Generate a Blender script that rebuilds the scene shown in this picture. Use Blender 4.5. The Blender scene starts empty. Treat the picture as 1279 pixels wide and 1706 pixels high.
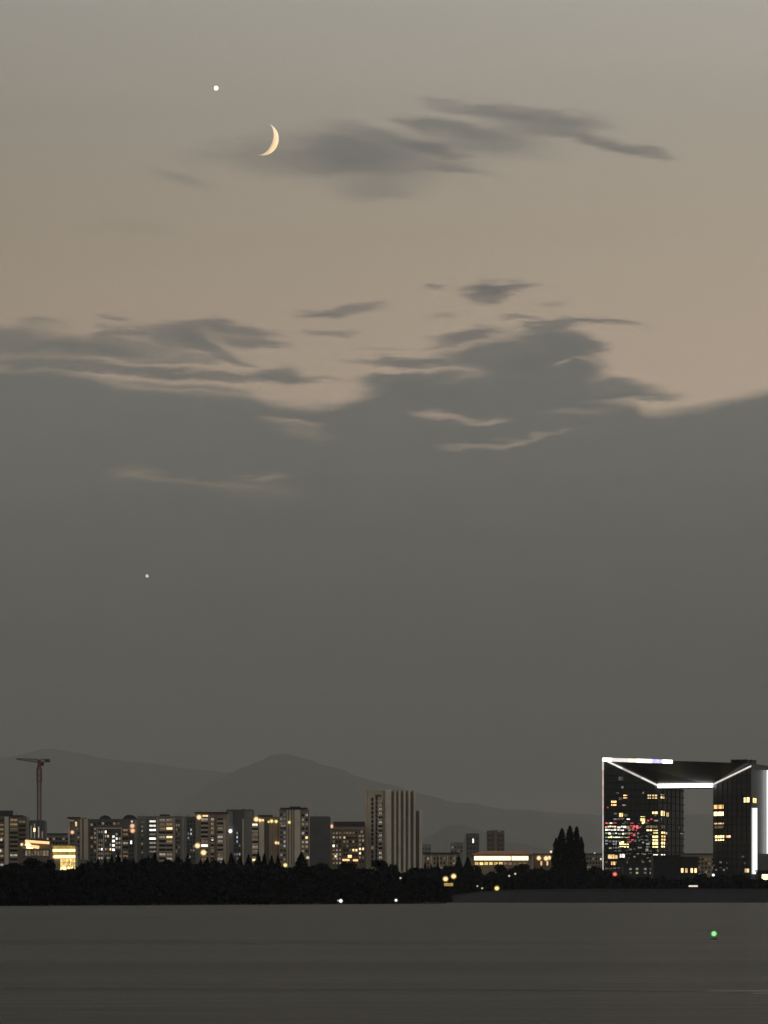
import bpy, math, random
from mathutils import Vector, Matrix, noise

random.seed(7)
scene = bpy.context.scene
COL = scene.collection

# ------------------------------------------------------------------ camera
# long phone lens, 12.5 degrees wide, held about two metres above the lake
FPX = 5839.0                     # focal length in photograph pixels
K = 1.0 / FPX
CX, HY = 639.5, 1494.0           # principal column, row of the true horizon
CAMZ = 2.2

cam_data = bpy.data.cameras.new("camera")
cam_data.sensor_fit = 'HORIZONTAL'
cam_data.sensor_width = 36.0
cam_data.lens = 36.0 * FPX / 1279.0
cam_data.shift_y = (HY - 853.0) / 1279.0
cam_data.clip_start = 0.5
cam_data.clip_end = 500000.0
cam = bpy.data.objects.new("camera", cam_data)
COL.objects.link(cam)
cam.location = (0, 0, CAMZ)
cam.rotation_euler = (math.radians(90), 0, 0)
scene.camera = cam


def lin(c):
    c = c / 255.0
    return c / 12.92 if c <= 0.04045 else ((c + 0.055) / 1.055) ** 2.4


def rgb(r, g, b, a=1.0):
    return (lin(r), lin(g), lin(b), a)


# ------------------------------------------------------------------ sun direction
# the sun has set: its direction follows from the lit limb of the crescent moon
MOON_PX, MOON_PY = 437.0, 231.5
moon_dir = Vector(((MOON_PX - CX) * K, 1.0, (HY - MOON_PY) * K)).normalized()
_right = moon_dir.cross(Vector((0, 0, 1))).normalized()
_up = _right.cross(moon_dir).normalized()
_t = math.radians(20)
SUN_SIDE = (_right * math.cos(_t) - _up * math.sin(_t)).normalized()
ELONG = math.radians(50)
SUN_DIR = (moon_dir * math.cos(ELONG) + SUN_SIDE * math.sin(ELONG)).normalized()
SUN_EL = math.asin(SUN_DIR.z)
SUN_AZ = math.atan2(SUN_DIR.x, SUN_DIR.y)

# ------------------------------------------------------------------ world
world = bpy.data.worlds.new("World")
scene.world = world
world.use_nodes = True
nt = world.node_tree
nt.nodes.clear()


def link(sock, v):
    if isinstance(v, (int, float)):
        sock.default_value = v
    else:
        nt.links.new(v, sock)


def M(op, a, b=0.0, c=0.0, clamp=False):
    n = nt.nodes.new("ShaderNodeMath")
    n.operation = op
    n.use_clamp = clamp
    link(n.inputs[0], a)
    link(n.inputs[1], b)
    link(n.inputs[2], c)
    return n.outputs[0]


def smooth(v, a, b, lo=0.0, hi=1.0):
    n = nt.nodes.new("ShaderNodeMapRange")
    n.interpolation_type = 'SMOOTHSTEP'
    link(n.inputs[0], v)
    for i, q in zip((1, 2, 3, 4), (a, b, lo, hi)):
        link(n.inputs[i], q)
    return n.outputs[0]


def combine(x, y, z=0.0):
    n = nt.nodes.new("ShaderNodeCombineXYZ")
    link(n.inputs[0], x)
    link(n.inputs[1], y)
    link(n.inputs[2], z)
    return n.outputs[0]


def nz(vec, scale, detail=2.0, rough=0.5):
    n = nt.nodes.new("ShaderNodeTexNoise")
    nt.links.new(vec, n.inputs["Vector"])
    n.inputs["Scale"].default_value = scale
    n.inputs["Detail"].default_value = detail
    n.inputs["Roughness"].default_value = rough
    return n.outputs[0]


def ramp(fac, stops):
    n = nt.nodes.new("ShaderNodeValToRGB")
    r = n.color_ramp
    r.interpolation = 'LINEAR'
    stops = sorted(stops, key=lambda s: s[0])
    r.elements[0].position = stops[0][0]
    r.elements[0].color = stops[0][1]
    r.elements[1].position = stops[-1][0]
    r.elements[1].color = stops[-1][1]
    for p, c in stops[1:-1]:
        e = r.elements.new(p)
        e.color = c
    nt.links.new(fac, n.inputs[0])
    return n.outputs[0]


def mixc(fac, a, b):
    n = nt.nodes.new("ShaderNodeMix")
    n.data_type = 'RGBA'
    link(n.inputs[0], fac)
    for s, v in ((n.inputs[6], a), (n.inputs[7], b)):
        if isinstance(v, tuple):
            s.default_value = v
        else:
            nt.links.new(v, s)
    return n.outputs[2]


tc = nt.nodes.new("ShaderNodeTexCoord")
sep = nt.nodes.new("ShaderNodeSeparateXYZ")
nt.links.new(tc.outputs["Generated"], sep.inputs[0])
dx, dy, dz = sep.outputs
az = M('ARCTAN2', dx, dy)
el = M('ARCSINE', dz)
tan_el = M('TANGENT', M('MINIMUM', el, 1.25))
U = M('MULTIPLY_ADD', az, FPX / 100.0, CX / 100.0)          # azimuth, 1 unit = 0.98 degrees
V = M('MULTIPLY_ADD', tan_el, -FPX / 100.0, HY / 100.0)     # depression below 14.9 units
base = combine(U, V)
slow = combine(M('MULTIPLY', U, 0.55), M('MULTIPLY', V, 1.3))
fine = combine(M('MULTIPLY', U, 0.75), M('MULTIPLY', V, 3.6))
n1 = M('SUBTRACT', nz(slow, 0.9, 3.0), 0.5)
n2 = M('SUBTRACT', nz(combine(M('MULTIPLY_ADD', U, 0.6, 31.0), M('MULTIPLY', V, 1.4)), 1.1, 3.0), 0.5)
n3 = M('SUBTRACT', nz(fine, 1.3, 4.0, 0.55), 0.5)
n4 = M('SUBTRACT', nz(combine(M('MULTIPLY', U, 1.0), M('MULTIPLY', V, 5.0)), 2.0, 5.0, 0.62), 0.5)
Uw = M('MULTIPLY_ADD', n1, 0.9, M('MULTIPLY_ADD', n4, 0.6, U))
Vw = M('MULTIPLY_ADD', n2, 0.34, M('MULTIPLY_ADD', n3, 0.32, M('MULTIPLY_ADD', n4, 0.16, V)))
Pw = combine(Uw, Vw)


def blob(vec, px, py, hw, hh, rot, s, core=0.25):
    """1 - s inside a soft ellipse of the sky, 1 outside."""
    m = nt.nodes.new("ShaderNodeMapping")
    m.vector_type = 'TEXTURE'
    m.inputs[1].default_value = (px / 100.0, py / 100.0, 0)
    m.inputs[2].default_value = (0, 0, math.radians(rot))
    m.inputs[3].default_value = (hw / 100.0, hh / 100.0, 1)
    nt.links.new(vec, m.inputs[0])
    l = nt.nodes.new("ShaderNodeVectorMath")
    l.operation = 'LENGTH'
    nt.links.new(m.outputs[0], l.inputs[0])
    return smooth(l.outputs["Value"], core, 1.0, 1.0 - s, 1.0)


CLOUDS = [  # px, py, half width, half height, rotation, opacity, core
    # high soft cloud beside the moon
    (545, 262, 200, 66, 2, .62, 0), (640, 272, 180, 50, 6, .48, 0), (625, 318, 130, 28, 0, .42, 0),
    (640, 228, 150, 22, 12, .48, .1), (745, 214, 125, 19, 9, .55, .1), (800, 188, 140, 15, 10, .52, .1),
    (880, 206, 140, 32, 6, .52, 0), (960, 206, 95, 24, 6, .46, 0), (990, 234, 95, 22, 16, .50, 0),
    (1055, 254, 90, 12, 14, .58, .1), (730, 252, 95, 13, 12, .42, .1), (770, 281, 80, 12, 6, .46, .1),
    (400, 262, 130, 34, 0, .26, 0), (310, 300, 80, 18, 12, .28, 0), (230, 385, 140, 20, 0, .10, 0), (580, 240, 120, 20, 8, .3, 0), (830, 236, 160, 28, 8, .48, 0), (760, 242, 150, 26, 8, .36, 0), (700, 258, 150, 34, 6, .36, 0), (900, 190, 150, 18, 8, .34, 0), (920, 226, 120, 14, 6, .35, .1), (690, 206, 60, 9, 8, .35, .1),
    # small lenses
    (815, 489, 58, 22, -4, .80, .3), (850, 482, 72, 13, -5, .75, .3), (732, 483, 36, 8, 0, .55, .2), (575, 517, 100, 13, -4, .68, .2), (540, 524, 60, 11, 0, .5, .1),
    (552, 553, 66, 8, 2, .55, .2), (925, 508, 46, 8, 0, .34, .1), (740, 522, 40, 8, 0, .34, .1), (640, 582, 60, 7, 0, .3, .1),
    # left band
    (20, 576, 200, 32, 0, .82, .3), (150, 582, 130, 28, 0, .80, .3), (190, 532, 36, 9, 4, .55, .2), (60, 600, 200, 18, 0, .5, .1), (240, 588, 150, 20, 0, .6, .2),
    (75, 544, 52, 13, 0, .50, .2), (195, 556, 60, 17, -4, .70, .3), (280, 560, 84, 28, 6, .82, .4), (335, 580, 84, 19, 18, .80, .35),
    (390, 549, 110, 19, 5, .80, .3), (425, 572, 76, 13, 4, .80, .3), (300, 602, 150, 9, 0, .60, .2), (340, 560, 70, 30, 8, .55, .2),
    (120, 614, 260, 13, 2, .85, .3), (330, 625, 190, 14, 2, .82, .3), (468, 628, 72, 18, 5, .85, .35),
    (530, 634, 66, 8, 2, .55, .2), (300, 645, 180, 10, 4, .65, .2), (390, 604, 60, 6, 8, .5, .2),
    # heaped cloud right of the middle
    (770, 557, 80, 19, -6, .85, .3), (740, 572, 60, 12, -14, .55, .2), (915, 546, 110, 14, -8, .80, .3), (1000, 541, 100, 9, 9, .74, .25), (860, 533, 50, 8, 4, .6, .2),
    (860, 590, 160, 36, -4, .95, .5), (690, 606, 135, 12, 3, .88, .3), (940, 572, 95, 26, 10, .90, .4),
    (900, 622, 130, 34, 0, .97, .55), (930, 600, 105, 18, 4, .90, .4), (830, 660, 220, 36, 0, .97, .55),
    (1010, 650, 110, 24, 4, .90, .4), (1060, 663, 90, 9, 2, .80, .3), (672, 640, 95, 16, -8, .85, .3), (700, 632, 130, 14, -3, .9, .4),
]
GAPS = [
    (735, 694, 70, 11, 8, .70, .1), (800, 702, 50, 8, -4, .6, .1), (790, 740, 95, 11, -2, .42, .1), (860, 735, 70, 10, -10, .4, .1), (930, 722, 80, 6, -10, .25, 0),
    (490, 702, 62, 8, 2, .50, .1), (500, 714, 50, 11, 0, .25, .1), (925, 602, 34, 7, -6, .5, .1), (970, 596, 40, 6, 10, .4, .1),
    (225, 792, 76, 19, -4, .36, 0), (310, 806, 160, 9, 6, .24, 0), (436, 797, 68, 10, -2, .46, 0), (420, 818, 120, 22, 5, .18, 0),
    (960, 688, 100, 8, -2, .22, 0), (520, 725, 70, 8, 0, .2, 0),
]


def after(vec, scalar):
    """the same sky coordinates, evaluated after scalar (keeps the shader's working memory small)"""
    n = nt.nodes.new("ShaderNodeVectorMath")
    n.operation = 'MULTIPLY_ADD'
    nt.links.new(scalar, n.inputs[0])
    n.inputs[1].default_value = (1e-7, 1e-7, 0)
    nt.links.new(vec, n.inputs[2])
    return n.outputs[0]


prod, Pc = None, Pw
for i, b in enumerate(CLOUDS):
    if i and i % 14 == 0:
        Pc = after(Pc, prod)
    v = blob(Pc, *b)
    prod = v if prod is None else M('MULTIPLY', prod, v)

# top of the low cloud bank: its height as a function of azimuth
edge_pts = [(-600, 590), (-300, 625), (0, 612), (110, 616), (200, 638), (300, 647), (400, 652), (450, 666), (500, 673), (540, 672),
            (580, 663), (630, 646), (700, 630), (800, 638), (900, 650), (1000, 660), (1050, 668), (1085, 683), (1150, 679),
            (1220, 663), (1290, 653), (1500, 640), (1800, 675)]
fc = nt.nodes.new("ShaderNodeFloatCurve")
E0, E1 = -6.0, 18.0
link(fc.inputs["Value"], M('MULTIPLY_ADD', M('MULTIPLY_ADD', n1, 0.12, U), 1.0 / (E1 - E0), -E0 / (E1 - E0), clamp=True))
cv = fc.mapping.curves[0]
cv.points[0].location = (0, (edge_pts[0][1] / 100.0 - 5.0) / 3.0)
cv.points[1].location = (1, (edge_pts[-1][1] / 100.0 - 5.0) / 3.0)
for px, py in edge_pts[1:-1]:
    cv.points.new((px / 100.0 - E0) / (E1 - E0), (py / 100.0 - 5.0) / 3.0)
fc.mapping.update()
edgeV = M('MULTIPLY_ADD', fc.outputs[0], 3.0, 5.0)
dist = M('SUBTRACT', M('MULTIPLY_ADD', n2, 0.10, M('MULTIPLY_ADD', n3, 0.16, M('MULTIPLY_ADD', n4, 0.16, V))), edgeV)
bank = smooth(dist, -0.07, 0.20, 1.0, 0.03)                 # 1 - density
clear = M('MULTIPLY', prod, bank)
dens = M('SUBTRACT', 1.0, clear)
Pc = after(Pc, dens)
for b in GAPS:
    dens = M('MULTIPLY', dens, blob(Pc, *b))

# clear dusk air: afterglow by elevation (tangent), brighter towards the set sun
SKY = [(1494, (150, 136, 122)), (1000, (158, 143, 126)), (690, (189, 169, 149)), (560, (182, 164, 144)), (400, (171, 157.5, 139)), (200, (163, 155, 142)),
       (0, (168, 163, 153)), (-400, (174, 171, 164)), (-1600, (176, 177, 176)), (-4300, (168, 172, 178))]
CLD = [(1494, (84, 80, 73)), (1300, (87, 84, 78)), (1200, (89, 87, 81)), (1050, (92, 92, 86)), (900, (99, 99, 93)),
       (750, (108, 108, 103)), (650, (112, 112, 107)), (560, (114, 112, 108)), (480, (107, 105, 103)), (250, (95, 97, 99)),
       (0, (112, 112, 110)), (-1600, (120, 122, 126)), (-4300, (112, 116, 124))]
el_fac = M('MAXIMUM', tan_el, 0.0)
sky_col = ramp(el_fac, [((HY - y) * K, rgb(*c)) for y, c in SKY])
cld_col = ramp(el_fac, [((HY - y) * K, rgb(*c)) for y, c in CLD])
mott = M('MULTIPLY_ADD', n2, 0.16, M('MULTIPLY_ADD', n3, 0.12, M('MULTIPLY_ADD', n4, 0.05, 1.0)))
gain = M('SMOOTH_MAX', M('MULTIPLY_ADD', M('COSINE', M('SUBTRACT', az, SUN_AZ)), 1.53, -0.075), 0.74, 0.12)
cgain = M('MULTIPLY_ADD', M('COSINE', M('SUBTRACT', az, SUN_AZ)), 0.20, 0.86)


def scale_col(c, f):
    n = nt.nodes.new("ShaderNodeVectorMath")
    n.operation = 'SCALE'
    nt.links.new(c, n.inputs[0])
    link(n.inputs["Scale"], f)
    return n.outputs[0]


sky_s = scale_col(sky_col, gain)
cld_s = scale_col(cld_col, M('MULTIPLY', mott, cgain))
dusk = mixc(dens, sky_s, cld_s)
# physically based clear-air term, the same sun
nish = nt.nodes.new("ShaderNodeTexSky")
nish.sky_type = 'NISHITA'
nish.sun_disc = False
nish.sun_elevation = SUN_EL
nish.sun_rotation = SUN_AZ
bg_a = nt.nodes.new("ShaderNodeBackground")
nt.links.new(nish.outputs[0], bg_a.inputs[0])
bg_a.inputs[1].default_value = 0.05
bg_b = nt.nodes.new("ShaderNodeBackground")
nt.links.new(dusk, bg_b.inputs[0])
bg_b.inputs[1].default_value = 1.15
addw = nt.nodes.new("ShaderNodeAddShader")
nt.links.new(bg_a.outputs[0], addw.inputs[0])
nt.links.new(bg_b.outputs[0], addw.inputs[1])
outw = nt.nodes.new("ShaderNodeOutputWorld")
nt.links.new(addw.outputs[0], outw.inputs[0])
world.cycles.sampling_method = 'MANUAL'
world.cycles.sample_map_resolution = 512

# ------------------------------------------------------------------ sun lamp (below the horizon; it reaches only the moon)
sl = bpy.data.lights.new("sun", 'SUN')
sl.energy = 5.0
sl.angle = math.radians(0.5)
sl.color = (1.0, 0.70, 0.30)
sun = bpy.data.objects.new("sun", sl)
COL.objects.link(sun)
sun.rotation_euler = SUN_DIR.to_track_quat('Z', 'Y').to_euler()
sun.location = (300, 200, 400)

scene.view_settings.view_transform = 'Standard'
scene.view_settings.look = 'None'
scene.view_settings.exposure = 0.0
scene.view_settings.gamma = 1.0
scene.view_settings.use_curve_mapping = False
scene.render.engine = 'CYCLES'
cy = scene.cycles
cy.use_denoising = True
cy.max_bounces = 6
cy.diffuse_bounces = 2
cy.glossy_bounces = 3
cy.transparent_max_bounces = 16
cy.volume_bounces = 0
cy.sample_clamp_indirect = 2.0
cy.use_adaptive_sampling = True
cy.adaptive_threshold = 0.02
cy.adaptive_min_samples = 24

# ------------------------------------------------------------------ helpers
def X(px, Y):
    return (px - CX) * K * Y


def Z(py, Y):
    return CAMZ + (HY - py) * K * Y


MATS = {}


def new_mat(name):
    m = bpy.data.materials.new(name)
    m.use_nodes = True
    return m


def surf(name, col, rough=0.8, var=0.15, scale=0.5, spec=0.3, metal=0.0, bump=0.0):
    """Principled surface with procedural colour variation in object-independent (generated world) space."""
    m = new_mat(name)
    t = m.node_tree
    b = t.nodes["Principled BSDF"]
    b.inputs["Roughness"].default_value = rough
    b.inputs["Metallic"].default_value = metal
    b.inputs["Specular IOR Level"].default_value = spec
    g = t.nodes.new("ShaderNodeNewGeometry")
    n = t.nodes.new("ShaderNodeTexNoise")
    n.inputs["Scale"].default_value = scale
    n.inputs["Detail"].default_value = 4
    t.links.new(g.outputs["Position"], n.inputs["Vector"])
    r = t.nodes.new("ShaderNodeValToRGB")
    r.color_ramp.elements[0].position = 0.3
    r.color_ramp.elements[1].position = 0.7
    r.color_ramp.elements[0].color = tuple(c * (1 - var) for c in col) + (1,)
    r.color_ramp.elements[1].color = tuple(min(1, c * (1 + var)) for c in col) + (1,)
    t.links.new(n.outputs[0], r.inputs[0])
    t.links.new(r.outputs[0], b.inputs["Base Color"])
    if bump:
        bp = t.nodes.new("ShaderNodeBump")
        bp.inputs["Strength"].default_value = bump
        t.links.new(n.outputs[0], bp.inputs["Height"])
        t.links.new(bp.outputs[0], b.inputs["Normal"])
    MATS[name] = m
    return m


def glow(name, col, strength, sample=False, vary=0.0, scale=0.6):
    m = new_mat(name)
    t = m.node_tree
    t.nodes.clear()
    e = t.nodes.new("ShaderNodeEmission")
    e.inputs[0].default_value = tuple(col) + (1,)
    e.inputs[1].default_value = strength
    o = t.nodes.new("ShaderNodeOutputMaterial")
    t.links.new(e.outputs[0], o.inputs[0])
    if vary:
        g = t.nodes.new("ShaderNodeNewGeometry")
        n = t.nodes.new("ShaderNodeTexNoise")
        n.inputs["Scale"].default_value = scale
        n.inputs["Detail"].default_value = 3
        t.links.new(g.outputs["Position"], n.inputs["Vector"])
        mr = t.nodes.new("ShaderNodeMapRange")
        mr.inputs[1].default_value = 0.3
        mr.inputs[2].default_value = 0.7
        mr.inputs[3].default_value = strength * (1 - vary)
        mr.inputs[4].default_value = strength * (1 + vary)
        t.links.new(n.outputs[0], mr.inputs[0])
        oi = t.nodes.new("ShaderNodeObjectInfo")          # no two rooms are lit alike
        r2 = t.nodes.new("ShaderNodeMapRange")
        r2.inputs[3].default_value = 0.55
        r2.inputs[4].default_value = 1.40
        t.links.new(oi.outputs["Random"], r2.inputs[0])
        mu = t.nodes.new("ShaderNodeMath")
        mu.operation = 'MULTIPLY'
        t.links.new(mr.outputs[0], mu.inputs[0])
        t.links.new(r2.outputs[0], mu.inputs[1])
        t.links.new(mu.outputs[0], e.inputs[1])
    m.cycles.emission_sampling = 'AUTO' if sample else 'NONE'
    MATS[name] = m
    return m


class MB:
    """Collects faces for one mesh; material index per face."""

    def __init__(self):
        self.v, self.f, self.m = [], [], []

    def quad(self, a, b, c, d, mi=0):
        i = len(self.v)
        self.v += [tuple(a), tuple(b), tuple(c), tuple(d)]
        self.f.append((i, i + 1, i + 2, i + 3))
        self.m.append(mi)

    def box(self, x0, x1, y0, y1, z0, z1, mi=0):
        i = len(self.v)
        self.v += [(x0, y0, z0), (x1, y0, z0), (x1, y1, z0), (x0, y1, z0),
                   (x0, y0, z1), (x1, y0, z1), (x1, y1, z1), (x0, y1, z1)]
        for q in ((0, 3, 2, 1), (4, 5, 6, 7), (0, 1, 5, 4), (1, 2, 6, 5), (2, 3, 7, 6), (3, 0, 4, 7)):
            self.f.append(tuple(i + k for k in q))
            self.m.append(mi)

    def prism(self, pts, z0, z1, mi=0):
        """pts: plan polygon, counter-clockwise; z1 may be a list of heights."""
        n = len(pts)
        zt = z1 if isinstance(z1, (list, tuple)) else [z1] * n
        i = len(self.v)
        self.v += [(p[0], p[1], z0) for p in pts] + [(p[0], p[1], zt[k]) for k, p in enumerate(pts)]
        for k in range(n):
            k2 = (k + 1) % n
            self.f.append((i + k, i + k2, i + n + k2, i + n + k))
            self.m.append(mi)
        self.f.append(tuple(i + n + k for k in range(n)))
        self.m.append(mi)
        self.f.append(tuple(i + n - 1 - k for k in range(n)))
        self.m.append(mi)

    def tube(self, p, q, r0, r1=None, n=6, mi=0):
        r1 = r0 if r1 is None else r1
        p, q = Vector(p), Vector(q)
        d = (q - p).normalized()
        a = d.orthogonal().normalized()
        b = d.cross(a)
        i = len(self.v)
        for c, r in ((p, r0), (q, r1)):
            for k in range(n):
                t = 2 * math.pi * k / n
                self.v.append(tuple(c + a * (r * math.cos(t)) + b * (r * math.sin(t))))
        for k in range(n):
            k2 = (k + 1) % n
            self.f.append((i + k, i + k2, i + n + k2, i + n + k))
            self.m.append(mi)
        self.f.append(tuple(i + n + k for k in range(n)))
        self.m.append(mi)
        self.f.append(tuple(i + n - 1 - k for k in range(n)))
        self.m.append(mi)

    def ball(self, c, r, nu=10, nv=6, mi=0, sz=1.0):
        i = len(self.v)
        c = Vector(c)
        self.v.append((c.x, c.y, c.z - r * sz))
        for j in range(1, nv):
            t = math.pi * j / nv
            for k in range(nu):
                s = 2 * math.pi * k / nu
                self.v.append((c.x + r * math.sin(t) * math.cos(s), c.y + r * math.sin(t) * math.sin(s), c.z - r * sz * math.cos(t)))
        self.v.append((c.x, c.y, c.z + r * sz))
        last = len(self.v) - 1
        for k in range(nu):
            k2 = (k + 1) % nu
            self.f.append((i, i + 1 + k2, i + 1 + k))
            self.m.append(mi)
            for j in range(nv - 2):
                a = i + 1 + j * nu
                self.f.append((a + k, a + k2, a + nu + k2, a + nu + k))
                self.m.append(mi)
            a = i + 1 + (nv - 2) * nu
            self.f.append((a + k, a + k2, last))
            self.m.append(mi)

    def mesh(self, name, mats, smooth_=False):
        me = bpy.data.meshes.new(name)
        me.from_pydata(self.v, [], self.f)
        for m in mats:
            me.materials.append(m)
        if len(mats) > 1:
            me.polygons.foreach_set("material_index", self.m)
        if smooth_:
            me.polygons.foreach_set("use_smooth", [True] * len(me.polygons))
        me.update()
        return me


def add(name, me, parent=None, loc=(0, 0, 0), rz=0.0, scale=(1, 1, 1)):
    o = bpy.data.objects.new(name, me)
    COL.objects.link(o)
    o.location = loc
    o.rotation_euler = (0, 0, rz)
    o.scale = scale
    if parent is not None:
        o.parent = parent
    return o


def tag(o, label=None, cat=None, group=None, kind=None):
    if label:
        o["label"] = label
    if cat:
        o["category"] = cat
    if group:
        o["group"] = group
    if kind:
        o["kind"] = kind
    return o


def thing(name, label, cat, loc, group=None):
    o = add(name, None, None, loc)
    return tag(o, label, cat, group)


# ------------------------------------------------------------------ materials
surf("rock_forest", (0.050, 0.052, 0.040), 0.95, 0.4, 0.004)
surf("soil", (0.030, 0.028, 0.024), 0.95, 0.3, 0.08)
surf("revetment", (0.016, 0.016, 0.018), 0.9, 0.3, 0.35)
surf("coping", (0.055, 0.055, 0.055), 0.85, 0.2, 0.5)
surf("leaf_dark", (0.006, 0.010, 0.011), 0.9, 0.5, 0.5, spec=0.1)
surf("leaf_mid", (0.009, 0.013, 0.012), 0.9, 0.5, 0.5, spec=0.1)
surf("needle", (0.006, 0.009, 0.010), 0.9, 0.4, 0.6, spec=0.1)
surf("bark", (0.030, 0.024, 0.018), 0.95, 0.3, 1.0, spec=0.1)
surf("render_beige", (0.60, 0.50, 0.37), 0.85, 0.10, 0.12)
surf("render_warm", (0.38, 0.29, 0.195), 0.85, 0.12, 0.12)
surf("render_grey", (0.24, 0.225, 0.195), 0.85, 0.10, 0.12)
surf("render_dark", (0.115, 0.112, 0.105), 0.85, 0.12, 0.12)
surf("render_brown", (0.21, 0.16, 0.115), 0.85, 0.14, 0.12)
surf("pale_stone", (0.72, 0.63, 0.49), 0.8, 0.08, 0.15)
surf("roof_dark", (0.045, 0.043, 0.042), 0.8, 0.2, 0.3)
surf("roof_orange", (0.30, 0.13, 0.05), 0.8, 0.2, 0.3)
surf("frame_metal", (0.12, 0.115, 0.11), 0.5, 0.1, 0.5, 0.4)
surf("glass_dark", (0.012, 0.014, 0.016), 0.2, 0.3, 0.4, 0.4)
surf("glass_blue", (0.020, 0.026, 0.036), 0.22, 0.3, 0.4, 0.5)
surf("curtain_wall", (0.009, 0.013, 0.017), 0.3, 0.35, 0.15, 0.6)
surf("spandrel_dark", (0.014, 0.018, 0.021), 0.5, 0.3, 0.2, 0.3)
surf("crane_red", (0.22, 0.085, 0.072), 0.6, 0.2, 0.3)
surf("crane_grey", (0.06, 0.052, 0.045), 0.6, 0.2, 0.3)
surf("iron", (0.02, 0.02, 0.02), 0.6, 0.2, 1.0)
surf("brick_far", (0.16, 0.10, 0.075), 0.9, 0.15, 0.1)

WARM = (1.0, 0.62, 0.24)
AMBER = (1.0, 0.50, 0.10)
YEL = (1.0, 0.76, 0.24)
WHITE = (1.0, 0.93, 0.82)
COLD = (0.88, 0.95, 1.0)
glow("lit_dim_warm", (1.0, 0.70, 0.38), 0.16, vary=0.5)
glow("lit_dim_white", (1.0, 0.90, 0.75), 0.26, vary=0.5)
glow("lit_warm", (1.0, 0.68, 0.32), 1.5, vary=0.4)
glow("lit_amber", (1.0, 0.58, 0.22), 1.7, vary=0.4)
glow("lit_yellow", (1.0, 0.80, 0.34), 2.6, vary=0.4)
glow("lit_white", (1.0, 0.92, 0.82), 1.9, vary=0.4)
glow("lit_bluish", (0.72, 0.78, 1.0), 0.45, vary=0.4)
glow("lit_green", (0.60, 0.95, 0.45), 0.6, vary=0.5)
glow("lit_red", (1.0, 0.14, 0.16), 1.0, vary=0.5)
glow("lit_faint", (0.70, 0.75, 0.62), 0.17, vary=0.6)
glow("led_white", (1.0, 0.98, 0.92), 3.0, True)
glow("led_side", (0.97, 1.0, 0.96), 1.25, True)
glow("led_thin", (1.0, 0.90, 0.82), 0.62, vary=0.2, scale=0.2)
glow("led_soft", (1.0, 0.93, 0.85), 0.95, vary=0.2, scale=0.2)
glow("led_pink", (1.0, 0.80, 0.70), 0.6, vary=0.25, scale=0.2)
glow("led_blue", (0.55, 0.55, 1.0), 1.6, vary=0.3)
glow("led_peach", (1.0, 0.78, 0.55), 2.2, vary=0.2)
glow("strip_gold", (1.0, 0.76, 0.32), 2.7, True)
glow("strip_amber", (1.0, 0.55, 0.24), 1.6, True)
glow("strip_warm", (1.0, 0.84, 0.56), 1.8, True)
glow("gold_dim", (0.75, 0.50, 0.12), 0.5, vary=0.4)
glow("gold_mid", (1.0, 0.70, 0.24), 1.2, vary=0.5, scale=0.9)
glow("lamp_warm", (1.0, 0.84, 0.50), 1.5)
glow("lamp_yellow", (1.0, 0.88, 0.40), 1.4)
glow("lamp_white", (0.95, 0.96, 1.0), 2.5)
glow("lamp_peach", (1.0, 0.66, 0.44), 1.25)
glow("lamp_red", (1.0, 0.26, 0.20), 1.3)
glow("lamp_green", (0.42, 1.0, 0.46), 1.2)
HALO = {}


def halo_shell(name, col, strength, see):
    """see-through shell round a bulb, given emission to imitate a halo of glare"""
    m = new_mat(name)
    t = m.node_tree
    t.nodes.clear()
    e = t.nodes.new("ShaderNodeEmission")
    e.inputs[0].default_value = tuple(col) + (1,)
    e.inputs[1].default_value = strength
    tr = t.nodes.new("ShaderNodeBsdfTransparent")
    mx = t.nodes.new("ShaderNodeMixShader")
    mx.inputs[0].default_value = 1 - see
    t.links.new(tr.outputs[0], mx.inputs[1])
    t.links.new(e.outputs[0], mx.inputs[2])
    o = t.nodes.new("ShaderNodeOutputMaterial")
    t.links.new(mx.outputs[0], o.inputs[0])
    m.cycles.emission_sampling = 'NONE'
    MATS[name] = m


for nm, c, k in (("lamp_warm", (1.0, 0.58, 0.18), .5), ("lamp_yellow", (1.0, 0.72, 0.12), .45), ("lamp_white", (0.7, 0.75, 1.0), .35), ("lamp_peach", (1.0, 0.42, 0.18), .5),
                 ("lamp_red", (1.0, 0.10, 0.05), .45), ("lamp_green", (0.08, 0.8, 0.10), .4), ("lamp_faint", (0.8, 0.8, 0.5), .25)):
    halo_shell(nm + "_glass", c, k, 0.68)  # tinted glow of the halo put into the shell's colour
glow("lamp_faint", (1.0, 0.90, 0.75), 0.9)
glow("planet_white", (1.0, 0.95, 0.76), 2.0)
glow("planet_cream", (1.0, 0.86, 0.70), 1.6)

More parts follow.
